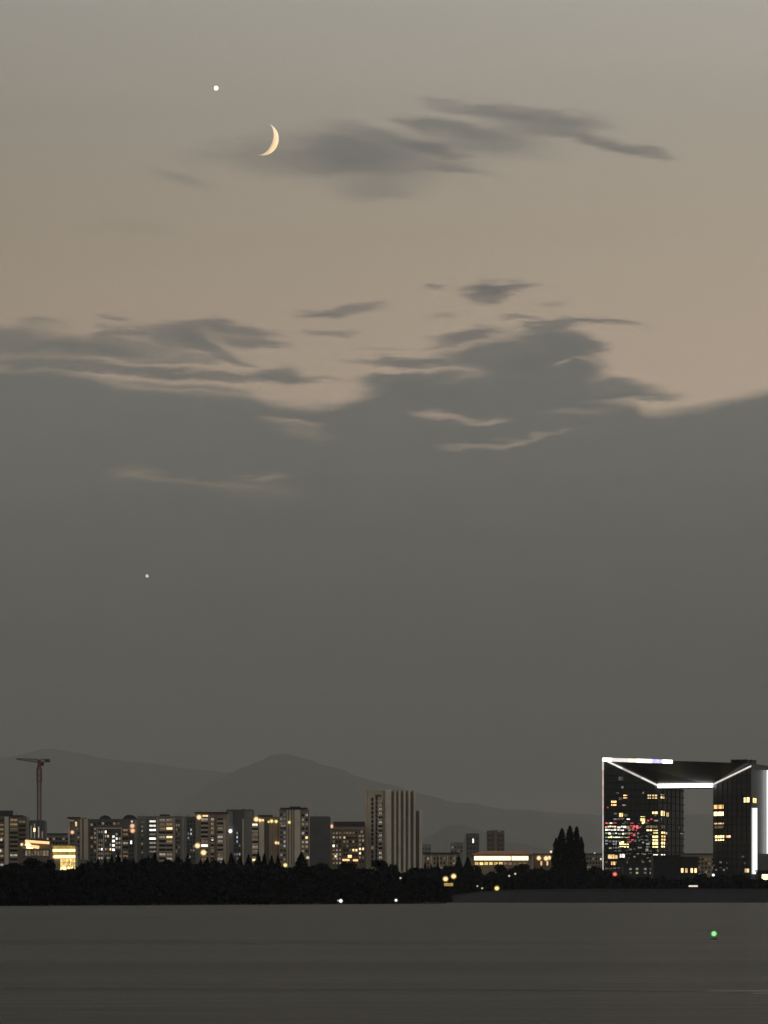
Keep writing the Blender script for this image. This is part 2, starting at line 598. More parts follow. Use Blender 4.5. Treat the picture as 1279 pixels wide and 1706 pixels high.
# ------------------------------------------------------------------ water
def water_material(name="lake_water", sheen=0.205):
    m = new_mat(name)
    t = m.node_tree
    t.nodes.remove(t.nodes["Principled BSDF"])
    deep = t.nodes.new("ShaderNodeBsdfDiffuse")
    deep.inputs[0].default_value = (0.012, 0.011, 0.008, 1)
    b = t.nodes.new("ShaderNodeBsdfGlossy")
    b.inputs["Color"].default_value = (1, 0.98, 0.925, 1)
    fres = t.nodes.new("ShaderNodeFresnel")
    fres.inputs["IOR"].default_value = 1.333
    half = t.nodes.new("ShaderNodeMath")          # wavelets hide one another at grazing view
    half.operation = 'MULTIPLY'
    half.inputs[1].default_value = sheen
    t.links.new(fres.outputs[0], half.inputs[0])
    mixs = t.nodes.new("ShaderNodeMixShader")
    t.links.new(half.outputs[0], mixs.inputs[0])
    t.links.new(deep.outputs[0], mixs.inputs[1])
    t.links.new(b.outputs[0], mixs.inputs[2])
    t.links.new(mixs.outputs[0], t.nodes["Material Output"].inputs[0])
    g = t.nodes.new("ShaderNodeNewGeometry")

    def noise_(sx, sy, scale, detail):
        mp = t.nodes.new("ShaderNodeMapping")
        mp.inputs["Scale"].default_value = (sx, sy, 1)
        t.links.new(g.outputs["Position"], mp.inputs[0])
        n = t.nodes.new("ShaderNodeTexNoise")
        n.inputs["Scale"].default_value = scale
        n.inputs["Detail"].default_value = detail
        t.links.new(mp.outputs[0], n.inputs["Vector"])
        return n.outputs[0]

    ripples = noise_(1.0, 1.5, 1.6, 4)
    swell = noise_(0.16, 0.5, 0.9, 4)
    slick = noise_(0.012, 0.05, 1.0, 6)
    # wind roughness differs between slicks and ruffled water
    mr = t.nodes.new("ShaderNodeMapRange")
    mr.inputs[1].default_value = 0.35
    mr.inputs[2].default_value = 0.65
    mr.inputs[3].default_value = 0.21
    mr.inputs[4].default_value = 0.26
    t.links.new(slick, mr.inputs[0])
    t.links.new(mr.outputs[0], b.inputs["Roughness"])
    b1 = t.nodes.new("ShaderNodeBump")
    b1.inputs["Strength"].default_value = 0.25
    b1.inputs["Distance"].default_value = 0.10
    t.links.new(ripples, b1.inputs["Height"])
    b2 = t.nodes.new("ShaderNodeBump")
    b2.inputs["Strength"].default_value = 0.38
    b2.inputs["Distance"].default_value = 0.35
    t.links.new(swell, b2.inputs["Height"])
    t.links.new(b1.outputs[0], b2.inputs["Normal"])
    t.links.new(b2.outputs[0], b.inputs["Normal"])
    t.links.new(b2.outputs[0], fres.inputs["Normal"])
    return m


mb = MB()
mb.quad((-50000, -16000, 0), (50000, -16000, 0), (50000, 90000, 0), (-50000, 90000, 0))
tag(add("lake_water", mb.mesh("lake_water", [water_material()])), kind="structure")



slick_mat = water_material("lake_slick", 0.225)
foam_mat = water_material("lake_foam", 0.34)


def ridges(name, x0, x1, y0, y1, h, w, seed, mat=None):
    # long low swell of a passing boat: a continuous raised fold of the water sheet
    mb = MB()
    n = 90
    rows = []
    for i in range(n + 1):
        t = i / n
        x = x0 + (x1 - x0) * t
        y = y0 + (y1 - y0) * t + .8 * noise.noise((x * .12, seed, 0))
        hh = h * max(0.0, .55 + .9 * noise.noise((x * .16, seed, 5))) * min(1, 8 * t, 8 * (1 - t))
        rows.append([(x, y + d * w, .004 + hh * p) for d, p in ((-1, 0), (-.6, .2), (-.25, .75), (0, 1), (.3, .7), (1, 0))])
    for a, b in zip(rows[:-1], rows[1:]):
        for j in range(5):
            mb.quad(a[j], b[j], b[j + 1], a[j + 1])
    tag(add(name, mb.mesh(name, [mat or slick_mat], True)), kind="structure")


ridges("water_swell", -16, 4, 87, 84, .008, 1.5, 1)
ridges("water_swell", 2, 9.6, 84.5, 81.5, .010, 1.2, 4)
ridges("water_swell", 7.4, 12.0, 82.2, 81.6, .012, .7, 7, foam_mat)
ridges("water_swell", 8.4, 12.0, 79.9, 79.6, .012, .4, 9, foam_mat)
# ------------------------------------------------------------------ land
GZ = 0.6
R0 = (X(700, 1352), 1358.0)
mb = MB()
mb.prism([(-49900, 1380), (R0[0], 1380), (600, 1385), (49900, 2900), (49900, 89900), (-49900, 89900)], -0.5, GZ)
tag(add("ground", mb.mesh("ground", [MATS["soil"]])), kind="structure")

# embankment of the farther shore: sloped stone revetment, coping, grass berm behind
mb = MB()
pts = [(560, 1.2), (690, 1.5), (750, 3.0), (800, 4.3), (860, 5.1), (1000, 5.35), (1279, 5.45), (1700, 5.5)]
for (a, ha), (b_, hb) in zip(pts[:-1], pts[1:]):
    n = max(1, int((b_ - a) / 12))
    for i in range(n):
        p0, p1 = a + (b_ - a) * i / n, a + (b_ - a) * (i + 1) / n
        h0, h1 = ha + (hb - ha) * i / n, ha + (hb - ha) * (i + 1) / n
        y0 = 1352.0
        x0, x1 = X(p0, y0), X(p1, y0)
        w0, w1 = noise.noise((x0 * .08, 0, 0)) * 1.2, noise.noise((x1 * .08, 0, 0)) * 1.2
        mb.quad((x0, y0 + w0, -0.3), (x1, y0 + w1, -0.3), (x1, y0 + 9, h1 - .45), (x0, y0 + 9, h0 - .45), 0)
        mb.quad((x0, y0 + 9, h0 - .45), (x1, y0 + 9, h1 - .45), (x1, y0 + 9, h1), (x0, y0 + 9, h0), 1)
        mb.quad((x0, y0 + 9, h0), (x1, y0 + 9, h1), (x1, y0 + 10.5, h1), (x0, y0 + 10.5, h0), 1)
        mb.quad((x0, y0 + 10.5, h0), (x1, y0 + 10.5, h1), (x1, y0 + 30, GZ - .2), (x0, y0 + 30, GZ - .2), 2)
tag(add("embankment", mb.mesh("embankment", [MATS["revetment"], MATS["coping"], MATS["soil"]])), kind="structure")

# wooded spit of the nearer shore: front edge runs from 860 m (left) to 1170 m (right tip)
def spit_front(px):
    y = 1509.0 - 4.0 * (px / 740.0)
    return CAMZ / ((y - HY) * K)


mb = MB()
cols = []
for i in range(64):
    px = -160 + 900 * i / 63
    Y0 = spit_front(px)
    w = noise.noise((px * .02, 3, 0)) * 1.5
    taper = min(1.0, max(0.0, (742 - px) / 60.0))
    row = []
    for d, h in ((0, -.3), (2.0 * taper + .2, .5), (14, 2.0 * taper + .4), (40, 2.6 * taper + .4), (70, 1.2), (86, -.3)):
        dd = d * (0.2 + .8 * taper)
        hh = h + (noise.noise((px * .05, d * .1, 1)) * .5 * taper if h > 0 else 0)
        row.append((X(px, Y0 + dd), Y0 + dd + w, hh))
    cols.append(row)
for a, b_ in zip(cols[:-1], cols[1:]):
    for j in range(5):
        mb.quad(a[j], b_[j], b_[j + 1], a[j + 1])
tag(add("wooded_spit_ground", mb.mesh("spit", [MATS["soil"]])), kind="structure")


# ------------------------------------------------------------------ hills
def ridge(name, prof, Y, depth, seed, rough=1.0):
    mb = MB()
    nx, ny = 260, 13
    x0, x1 = prof[0][0], prof[-1][0]
    grid = []
    for i in range(nx + 1):
        px = x0 + (x1 - x0) * i / nx
        for (a, ya), (b_, yb) in zip(prof[:-1], prof[1:]):
            if a <= px <= b_:
                t = (px - a) / (b_ - a)
                t = t * t * (3 - 2 * t) * .25 + t * .75
                py = ya + (yb - ya) * t
                break
        py += rough * (3.0 * noise.noise((px * .022, seed, 0)) + 1.6 * noise.noise((px * .07, seed, 4)) + 0.9 * noise.noise((px * .2, seed, 7)))
        h = max(0.0, Z(py, Y))
        row = []
        for j in range(ny):
            t = -1 + 2 * j / (ny - 1)
            f = (1 - abs(t)) ** 1.15
            spur = 1 + 0.35 * noise.noise((px * .02, t * 3.0, seed + 9)) * (1 - f) if j != ny // 2 else 1.0
            yy = Y + t * depth
            row.append((X(px, Y) + 40 * noise.noise((px * .05, t * 4, seed)), yy, GZ + h * f * spur - (2 if j in (0, ny - 1) else 0)))
        grid.append(row)
    for a, b_ in zip(grid[:-1], grid[1:]):
        for j in range(ny - 1):
            mb.quad(a[j], b_[j], b_[j + 1], a[j + 1])
    return tag(add(name, mb.mesh(name, [MATS["rock_forest"]], False)), kind="structure")


ridge("hills_far", [(-900, 1420), (-500, 1340), (-200, 1285), (0, 1262), (35, 1256), (85, 1247), (130, 1254), (180, 1265), (250, 1272),
                    (320, 1281), (390, 1288), (480, 1297), (600, 1312), (760, 1338), (900, 1352), (1050, 1362), (1160, 1356), (1300, 1366),
                    (1700, 1400), (2300, 1470)], 52000, 7600, 1)
ridge("hills_near", [(160, 1490), (250, 1400), (320, 1325), (375, 1293), (410, 1276), (434, 1266), (450, 1258), (470, 1255.5), (490, 1258), (510, 1265), (545, 1276),
                     (600, 1294), (650, 1308), (700, 1322), (760, 1336), (820, 1345), (880, 1352), (960, 1366), (1040, 1385), (1150, 1420), (1300, 1490)],
      45000, 5200, 5)
ridge("hill_small", [(640, 1490), (690, 1412), (715, 1392), (745, 1376), (770, 1374), (800, 1384), (850, 1402), (930, 1418), (1100, 1425), (1300, 1440), (1500, 1490)],
      29000, 3000, 8, .6)

# ------------------------------------------------------------------ haze: even air round everything up to the hill tops
mb = MB()
mb.box(-50500, 50500, -16500, 90500, -1.6, 2500)
hm = bpy.data.materials.new("haze_air")
hm.use_nodes = True
ht = hm.node_tree
ht.nodes.clear()
pv = ht.nodes.new("ShaderNodeVolumePrincipled")
pv.inputs["Color"].default_value = (0.61, 0.58, 0.51, 1)
pv.inputs["Density"].default_value = 3.5e-5
ho = ht.nodes.new("ShaderNodeOutputMaterial")
ht.links.new(pv.outputs[0], ho.inputs["Volume"])
hm.cycles.homogeneous_volume = True if hasattr(hm.cycles, "homogeneous_volume") else False
tag(add("haze", mb.mesh("haze", [hm])), kind="stuff")

# ------------------------------------------------------------------ moon and planets
SKYD = 120000.0


def sky_pos(px, py):
    return Vector((X(px, SKYD), SKYD, Z(py, SKYD)))


def moon():
    R = 27.0 * K * SKYD
    c = sky_pos(MOON_PX, MOON_PY)
    v = -moon_dir
    w = SUN_SIDE
    a = v.cross(w).normalized()
    m = new_mat("moon_regolith")
    t = m.node_tree
    t.nodes.clear()
    d = t.nodes.new("ShaderNodeBsdfDiffuse")
    g = t.nodes.new("ShaderNodeTexCoord")
    n = t.nodes.new("ShaderNodeTexNoise")
    n.inputs["Scale"].default_value = 0.004
    n.inputs["Detail"].default_value = 4
    t.links.new(g.outputs["Object"], n.inputs["Vector"])
    r = t.nodes.new("ShaderNodeValToRGB")
    r.color_ramp.elements[0].position = 0.35
    r.color_ramp.elements[1].position = 0.6
    r.color_ramp.elements[0].color = (0.70, 0.62, 0.52, 1)
    r.color_ramp.elements[1].color = (0.95, 0.92, 0.86, 1)
    t.links.new(n.outputs[0], r.inputs[0])
    t.links.new(r.outputs[0], d.inputs[0])
    tr = t.nodes.new("ShaderNodeBsdfTransparent")        # the twilight air lies in front of the moon
    ad = t.nodes.new("ShaderNodeAddShader")
    t.links.new(d.outputs[0], ad.inputs[0])
    t.links.new(tr.outputs[0], ad.inputs[1])
    em = t.nodes.new("ShaderNodeEmission")               # emission added to brighten the sunlit crescent
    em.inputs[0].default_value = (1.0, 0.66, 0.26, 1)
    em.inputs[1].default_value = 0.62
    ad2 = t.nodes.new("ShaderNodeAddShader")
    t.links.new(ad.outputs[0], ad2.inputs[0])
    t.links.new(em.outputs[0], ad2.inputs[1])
    o = t.nodes.new("ShaderNodeOutputMaterial")
    t.links.new(ad2.outputs[0], o.inputs[0])
    mb = MB()
    f0, f1, nf, nt_ = math.pi / 2 - ELONG, math.radians(89.9), 14, 48
    for rad in (R,):
        i0 = len(mb.v)
        for k in range(nt_ + 1):
            th = -math.pi / 2 + math.pi * k / nt_
            for j in range(nf + 1):
                ph = f0 + (f1 - f0) * j / nf
                p = (a * math.sin(th) + (v * math.cos(ph) + w * math.sin(ph)) * math.cos(th)) * rad
                mb.v.append(tuple(p))
        for k in range(nt_):
            for j in range(nf):
                q = i0 + k * (nf + 1) + j
                mb.f.append((q, q + nf + 1, q + nf + 2, q + 1))
                mb.m.append(0)
    o = add("crescent_moon", mb.mesh("moon", [m], True), None, c)
    tag(o, "thin golden crescent moon beside the high grey cloud", "moon")


moon()


def planet(px, py, rpx, mat, label):
    mb = MB()
    r = rpx * K * SKYD
    mb.ball((0, 0, 0), r, 16, 10)
    o = add("planet", mb.mesh("planet", [MATS[mat]], True), None, sky_pos(px, py))
    tag(o, label, "planet")


planet(360, 147, 3.9, "planet_white", "bright white planet shining above the crescent moon")
planet(245, 959.5, 2.6, "planet_cream", "tiny faint planet low in the grey cloud bank")

# ------------------------------------------------------------------ unit pieces shared between alike parts
_cache = {}
surf("render_groove", (0.13, 0.105, 0.085), 0.6, 0.15, 0.15)


def cube(mat):
    k = ("cube", mat)
    if k not in _cache:
        mb = MB()
        mb.box(-.5, .5, -.5, .5, -.5, .5)
        _cache[k] = mb.mesh("block_" + mat, [MATS[mat]])
    return _cache[k]


def window_mesh(pane, frame="frame_metal"):
    k = ("window", pane, frame)
    if k not in _cache:
        mb = MB()
        t = .045
        mb.box(-.5, .5, -.5, .5, -.5, -.5 + t)
        mb.box(-.5, .5, -.5, .5, .5 - t, .5)
        mb.box(-.5, -.5 + t, -.5, .5, -.5 + t, .5 - t)
        mb.box(.5 - t, .5, -.5, .5, -.5 + t, .5 - t)
        mb.box(-.012, .012, -.4, .5, -.5 + t, .5 - t)
        mb.quad((-.5 + t, .1, -.5 + t), (-.012, .1, -.5 + t), (-.012, .1, .5 - t), (-.5 + t, .1, .5 - t), 1)
        mb.quad((.012, .1, -.5 + t), (.5 - t, .1, -.5 + t), (.5 - t, .1, .5 - t), (.012, .1, .5 - t), 1)
        _cache[k] = mb.mesh("window_" + pane, [MATS[frame], MATS[pane]])
    return _cache[k]


def balcony_mesh(mat):
    k = ("balcony", mat)
    if k not in _cache:
        mb = MB()
        mb.box(-.5, .5, -.5, .5, -.5, -.36)
        mb.box(-.5, .5, -.5, -.42, -.36, .42)
        mb.box(-.5, -.47, -.42, .5, -.36, .42)
        mb.box(.47, .5, -.42, .5, -.36, .42)
        mb.box(-.5, .5, -.52, -.40, .42, .5)
        _cache[k] = mb.mesh("balcony_" + mat, [MATS[mat]])
    return _cache[k]


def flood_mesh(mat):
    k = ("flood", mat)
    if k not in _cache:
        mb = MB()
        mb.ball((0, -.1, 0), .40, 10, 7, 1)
        mb.ball((0, -.1, 0), .60, 12, 8, 2)  # outer emissive shell imitates the glare round the lamp
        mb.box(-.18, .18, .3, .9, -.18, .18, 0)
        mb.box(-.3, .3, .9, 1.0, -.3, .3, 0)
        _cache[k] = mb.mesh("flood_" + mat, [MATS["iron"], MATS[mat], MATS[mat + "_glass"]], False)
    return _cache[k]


class Facade:
    """A vertical plane of a building given by two plan points; px/py are rays from the eye onto it."""

    def __init__(self, root, P0, P1):
        self.root, self.P0, self.P1 = root, Vector(P0), Vector(P1)
        self.e = (self.P1 - self.P0).normalized()
        self.n = Vector((self.e.y, -self.e.x))
        self.rz = math.atan2(self.e.y, self.e.x)

    def at(self, px):
        u = (px - CX) * K
        den = u * self.e.y - self.e.x
        t = (self.P0.x * self.e.y - self.P0.y * self.e.x) / den
        p = Vector((u * t, t))
        return (p - self.P0).dot(self.e), t

    def place(self, name, me, px0, px1, py0, py1, o0, o1, rot=True):
        s0, _ = self.at(px0)
        s1, _ = self.at(px1)
        _, Y = self.at((px0 + px1) / 2)
        z0, z1 = Z(py1, Y), Z(py0, Y)
        p = self.P0 + self.e * ((s0 + s1) / 2) + self.n * ((o0 + o1) / 2)
        r = self.root.location
        return add(name, me, self.root, (p.x - r.x, p.y - r.y, (z0 + z1) / 2 - r.z), self.rz, (abs(s1 - s0), abs(o1 - o0), abs(z1 - z0)))

    def box(self, name, mat, px0, px1, py0, py1, o0=0.003, o1=.4):
        return self.place(name, cube(mat), px0, px1, py0, py1, o0, o1)

    def window(self, pane, px0, px1, py0, py1, out=.16, frame="frame_metal"):
        return self.place("window", window_mesh(pane, frame), px0, px1, py0, py1, .003, out)

    def balcony(self, mat, px0, px1, py0, py1, out=1.3):
        return self.place("balcony", balcony_mesh(mat), px0, px1, py0, py1, .003, out)

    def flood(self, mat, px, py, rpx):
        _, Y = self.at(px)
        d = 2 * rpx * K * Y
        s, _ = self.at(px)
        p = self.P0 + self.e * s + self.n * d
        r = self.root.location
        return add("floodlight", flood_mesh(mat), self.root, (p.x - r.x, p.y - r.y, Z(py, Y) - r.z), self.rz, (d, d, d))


def block(name, label, px0, px1, ptop, Y, depth, mat, group=None, cat="building", Y1=None):
    """A building with one frontal facade; returns root and facade."""
    Y1 = Y if Y1 is None else Y1
    P0, P1 = (X(px0, Y), Y), (X(px1, Y1), Y1)
    root = thing(name, label, cat, ((P0[0] + P1[0]) / 2, (P0[1] + P1[1]) / 2, GZ), group)
    f = Facade(root, P0, P1)
    q = -f.n * depth
    r = root.location
    pts = [(P0[0], P0[1]), (P1[0], P1[1]), (P1[0] + q.x, P1[1] + q.y), (P0[0] + q.x, P0[1] + q.y)]
    h0, h1 = Z(ptop, Y) - GZ, Z(ptop, Y1) - GZ
    mb = MB()
    mb.prism([(p[0] - r.x, p[1] - r.y) for p in pts], 0, [h0, h1, h1, h0])
    add("wall", mb.mesh("wall", [MATS[mat]]), root)
    # parapet cap along the roof edge
    f.box("parapet", mat, px0, px1, ptop - 1.6, ptop + .8, -.35, .18)
    if name.startswith("apartment"):
        rn = random.Random(int(px0 * 7 + 999))
        for q in range(3):
            c = rn.uniform(px0 + 3, px1 - 3)
            w_ = rn.uniform(.9, 2.2)
            t_ = rn.uniform(1.6, 3.0)
            f.box("roof_tank", rn.choice(("roof_dark", "render_grey", "render_dark")), c - w_, c + w_, ptop - t_, ptop + .3, -rn.uniform(5, 8), -rn.uniform(2, 3.5))
        for q in range(2):
            c = rn.uniform(px0 + 2, px1 - 2)
            f.box("antenna", "roof_dark", c - .22, c + .22, ptop - rn.uniform(4, 7.5), ptop + .2, -3.2, -3.0)
    return root, f


def pick(spec):
    r = random.random()
    for m, p in spec:
        if r < p:
            return m
        r -= p
    return "glass_dark"


def storeys(f, px, ptop, pbot, m=3.0):
    _, Y = f.at(px)
    h = m / (Y * K)
    out = []
    y = ptop
    while y + h * .7 < pbot:
        out.append((y, y + h))
        y += h
    return out


def windows(f, px0, px1, n, ptop, pbot, spec, m=3.0, fill=.66, hh=(.22, .80), frame="frame_metal"):
    w = (px1 - px0) / n
    for a, b in storeys(f, (px0 + px1) / 2, ptop, pbot, m):
        for i in range(n):
            c = px0 + w * (i + .5)
            f.window(pick(spec), c - w * fill / 2, c + w * fill / 2, a + (b - a) * hh[0], a + (b - a) * hh[1], frame=frame)


def balconies(f, px0, px1, ptop, pbot, mat, spec, m=3.0, n=1, out=1.3):
    w = (px1 - px0) / n
    for a, b in storeys(f, (px0 + px1) / 2, ptop, pbot, m):
        for i in range(n):
            c0, c1 = px0 + w * i + .12, px0 + w * (i + 1) - .12
            f.window(pick(spec), c0 + .3, c1 - .3, a + (b - a) * .10, a + (b - a) * .74, out=.12)
            f.balcony(mat, c0, c1, a + (b - a) * .60, b - .02, out)


DIMW = [("lit_dim_warm", .40), ("lit_dim_white", .15), ("lit_warm", .03)]
DIMS = [("lit_dim_warm", .25), ("lit_dim_white", .06)]
MIXD = [("lit_dim_warm", .32), ("lit_dim_white", .22), ("lit_white", .07), ("lit_warm", .05)]
BRIGHT = [("lit_white", .38), ("lit_dim_white", .40)]
BLUE = [("lit_bluish", .05), ("lit_faint", .25), ("glass_blue", .6)]
PB = 1447.0      # below this row the trees hide the walls

# ------------------------------------------------------------------ apartment blocks across the lake, left to right
r, f = block("apartment_building", "brown apartment block with a pale vertical pier, cut by the picture's left edge", -34, 44, 1361, 2380, 16, "render_brown")
f.box("penthouse", "roof_dark", -34, 20, 1350, 1359.4, -9, -1.0)
f.box("pier", "pale_stone", 8, 14.5, 1360.5, 1448, .003, 1.6)
balconies(f, -32, 7, 1364, PB, "render_brown", DIMW, n=3)
balconies(f, 16, 30, 1363, PB, "render_warm", DIMS, n=1)
balconies(f, 31, 43, 1366, 1402, "render_brown", DIMS, n=1)
f.box("roof_slab", "roof_dark", 14, 38, 1358, 1360, -8, .8)
for px, py, r_, m_ in ((2.5, 1399, 2.2, "lamp_faint"), (1, 1417, 2.6, "lamp_faint")):
    f.flood(m_, px, py, r_)

r, f = block("glass_building", "small glass building with pale lit vertical ribs behind the crane foot", 43, 75, 1368, 2500, 14, "render_dark")
for px, m_, a, b in ((46, "lit_dim_white", 1376, 1397), (57.5, "lit_dim_white", 1371, 1398), (64.5, "lit_dim_white", 1376, 1397), (70.5, "lit_dim_warm", 1384, 1397), (52, "lit_faint", 1374, 1398)):
    f.window(m_, px - 1.2, px + 1.2, a, b, .3)
    f.box("rib", "render_grey", px + 1.8, px + 2.8, 1369, 1420, .003, .5)
f.window("lit_yellow", 55.8, 59.2, 1379, 1386, .5)

r, f = block("low_office_building", "low dim office block behind the golden shopping hall", 74, 116, 1391, 2650, 16, "render_grey")
windows(f, 76, 114, 7, 1394, 1410, DIMS, fill=.8)
f.box("roof_slab", "roof_dark", 76, 112, 1388, 1390.6, -8, .5)

r, f = block("apartment_tower", "slim grey tower with yellow lit crown above the golden shopping hall", 113, 148, 1364, 2420, 14, "render_grey")
f.box("crown_slab", "roof_dark", 112, 133, 1361, 1363, -8, .9)
for a, b, c, d, m_ in ((114, 124, 1365.5, 1368.5, "lit_dim_warm"), (125, 128.5, 1368.5, 1377, "lit_warm"), (139.5, 142.5, 1369, 1377, "lit_dim_warm"), (126, 131, 1379, 1382, "lit_dim_warm")):
    f.window(m_, a, b, c, d, .5)
for a, b, mt in ((113.6, 116, "pale_stone"), (133.5, 136.5, "render_beige"), (140, 146.4, "render_beige")):
    f.box("pilaster", mt, a, b, 1364, 1432, .003, .9)
f.box("mast", "pale_stone", 145, 147, 1358.5, 1364, -2, .9)
windows(f, 117, 124, 2, 1390, 1412, DIMS)
windows(f, 128, 133, 1, 1384, 1430, DIMS)
f.flood("lamp_peach", 121, 1386.5, 3.2)

r, f = block("apartment_building", "wide block with two rounded roof caps and scattered white windows", 148, 229, 1366, 2420, 16, "render_dark")
for c, w, h in ((175, 11, 1358), (216, 13, 1357)):
    mbk = MB()
    Yc = 2424.0
    rr = r.location
    n_ = 9
    prof = [(X(c - w, Yc) + (X(c + w, Yc) - X(c - w, Yc)) * i / n_, Z(1366.5, Yc) + (Z(h, Yc) - Z(1366.5, Yc)) * math.sin(math.pi * i / n_) ** .6) for i in range(n_ + 1)]
    for (xa, za), (xb, zb) in zip(prof[:-1], prof[1:]):
        for y0, y1, flip in ((Yc - 1, Yc + 9, 0),):
            mbk.quad((xa - rr.x, y0 - rr.y, za - rr.z), (xb - rr.x, y0 - rr.y, zb - rr.z), (xb - rr.x, y1 - rr.y, zb - rr.z), (xa - rr.x, y1 - rr.y, za - rr.z))
            for yy in (y0, y1):
                zb0 = Z(1367.5, Yc) - rr.z
                mbk.quad((xa - rr.x, yy - rr.y, zb0), (xb - rr.x, yy - rr.y, zb0), (xb - rr.x, yy - rr.y, zb - rr.z), (xa - rr.x, yy - rr.y, za - rr.z))
    add("roof_cap", mbk.mesh("roof_cap", [MATS["roof_dark"]]), r)
windows(f, 150, 161, 2, 1370, PB, DIMS)
f.box("frame_beam", "render_beige", 161.5, 204, 1378.6, 1380.8, .003, 1.1)
for px in (162, 172.6, 202.5):
    f.box("pilaster", "render_beige", px - .9, px + .9, 1381, 1440, .003, 1.0)
windows(f, 163.5, 171.5, 2, 1382, 1436, MIXD)
windows(f, 174, 186, 3, 1382, 1436, MIXD)
windows(f, 186, 192, 1, 1390, 1422, [("lit_white", .9)], fill=.75)
windows(f, 192, 201.5, 2, 1386, 1432, [("lit_dim_white", .6), ("lit_white", .2)])
balconies(f, 204, 214, 1380, PB, "render_brown", DIMS)
windows(f, 215, 223, 2, 1370, PB, [("lit_dim_warm", .12)])
windows(f, 162, 200, 6, 1368, 1378, DIMS)
f.box("pilaster", "render_grey", 224, 228.6, 1366, PB, .003, 1.2)
f.flood("lamp_peach", 221, 1376, 4.0)
f.flood("lamp_peach", 221.5, 1384, 4.0)
f.flood("lamp_faint", 220, 1368.5, 2.0)
f.window("lit_white", 217, 220, 1400, 1406, .3)

r, f = block("apartment_building", "apartment block with a bright white window column and banded balconies", 229, 304, 1361, 2440, 16, "render_grey")
f.box("penthouse", "roof_dark", 266, 282, 1356.5, 1359, -8, -1)
for a, b in ((231, 235), (238, 244), (246, 247.6), (261, 264), (288.5, 291), (301, 303.5)):
    f.box("pilaster", "render_beige" if a in (261, 288.5) else "render_grey", a, b, 1362, PB, .003, 1.3)
for a, b in storeys(f, 254, 1364, 1425, 3.0):
    f.window("lit_white" if random.random() < .72 else "lit_dim_white", 248.5, 260, a + (b - a) * .35, a + (b - a) * .85, .3)
    f.balcony("render_grey", 248, 260.6, a + (b - a) * .80, b, 1.2)
balconies(f, 264.5, 288, 1363, PB, "render_beige", MIXD, n=2)
windows(f, 292, 300, 2, 1364, PB, DIMS)
windows(f, 235.5, 238, 1, 1366, PB, DIMS, fill=.8)

r, f = block("apartment_building", "narrow dark block with bluish windows between two paler blocks", 304, 326, 1362, 2560, 15, "render_dark")
f.box("pilaster", "render_grey", 304.4, 310.5, 1361, PB, .003, 1.4)
windows(f, 311.5, 325, 3, 1365, PB, BLUE)

r, f = block("apartment_building", "beige banded block with a bright roof lamp left of the grey slab", 326, 379, 1356, 2400, 16, "render_warm")
f.box("roof_slab", "roof_dark", 324, 380, 1352.5, 1355, -9, 1.2)
f.box("pilaster", "render_grey", 327, 333.5, 1358, PB, .003, 1.4)
balconies(f, 334.5, 347, 1362, PB, "render_beige", MIXD)
f.box("pilaster", "render_warm", 347.4, 350, 1358, PB, .003, 1.2)
balconies(f, 350.5, 357, 1362, PB, "render_beige", MIXD)
f.box("pilaster", "render_brown", 357.3, 361.2, 1358, PB, .003, 1.0)
balconies(f, 361.5, 372, 1362, PB, "render_beige", MIXD)
f.box("pilaster", "render_beige", 372.5, 376.5, 1366, PB, .003, 1.5)
f.flood("lamp_warm", 332, 1361.5, 4.4)
f.window("lit_warm", 337, 347, 1357.5, 1360.5, .4)
f.window("lit_white", 352, 355.5, 1395, 1400.5, .4)

r, f = block("apartment_building", "plain grey slab block with one pale vertical stripe and a white lamp", 377, 422, 1350, 2480, 16, "render_dark")
f.box("pilaster", "render_grey", 377.5, 388, 1352, 1446, .003, 1.5)
windows(f, 389, 401, 3, 1384, PB, BLUE)
f.box("pilaster", "render_beige", 403.6, 406.4, 1364, PB, .003, .8)
f.box("pilaster", "render_grey", 388.5, 390, 1374, PB, .003, .6)
f.box("panel", "render_grey", 407, 421, 1351, PB, .003, .3)
f.box("penthouse", "render_dark", 379, 420, 1348.5, 1349.6, -9, -.6)
f.flood("lamp_white", 384, 1384.5, 3.7)

r, f = block("apartment_building", "block with floodlit crown and white balconies right of the grey slab", 420, 465, 1362, 2390, 16, "render_brown")
f.box("roof_slab", "roof_dark", 430, 454, 1357.5, 1361, -9, .6)
balconies(f, 419.5, 430, 1371, PB, "pale_stone", MIXD)
f.box("pilaster", "pale_stone", 431.5, 440, 1368, PB, .003, 1.3)
f.box("pilaster", "render_dark", 441, 448, 1364, PB, .003, .4)
for a in (449, 452.2, 455.6):
    f.box("pilaster", "render_beige", a, a + 1.2, 1368, PB, .003, 1.0)
f.box("pilaster", "render_warm", 458, 461, 1366, PB, .003, 1.0)
windows(f, 442, 448, 1, 1372, PB, DIMS)
f.flood("lamp_warm", 427, 1365, 4.4)
f.flood("lamp_warm", 433, 1366.5, 3.0)
f.window("lit_warm", 431, 440, 1364, 1370, .5)
for px, py, rr_ in ((447.5, 1369, 2.0), (452.5, 1368, 3.2), (460, 1368.5, 3.0)):
    f.flood("lamp_yellow", px, py, rr_)
f.flood("lamp_warm", 460, 1404, 2.6)
f.flood("lamp_peach", 464, 1404.5, 2.8)

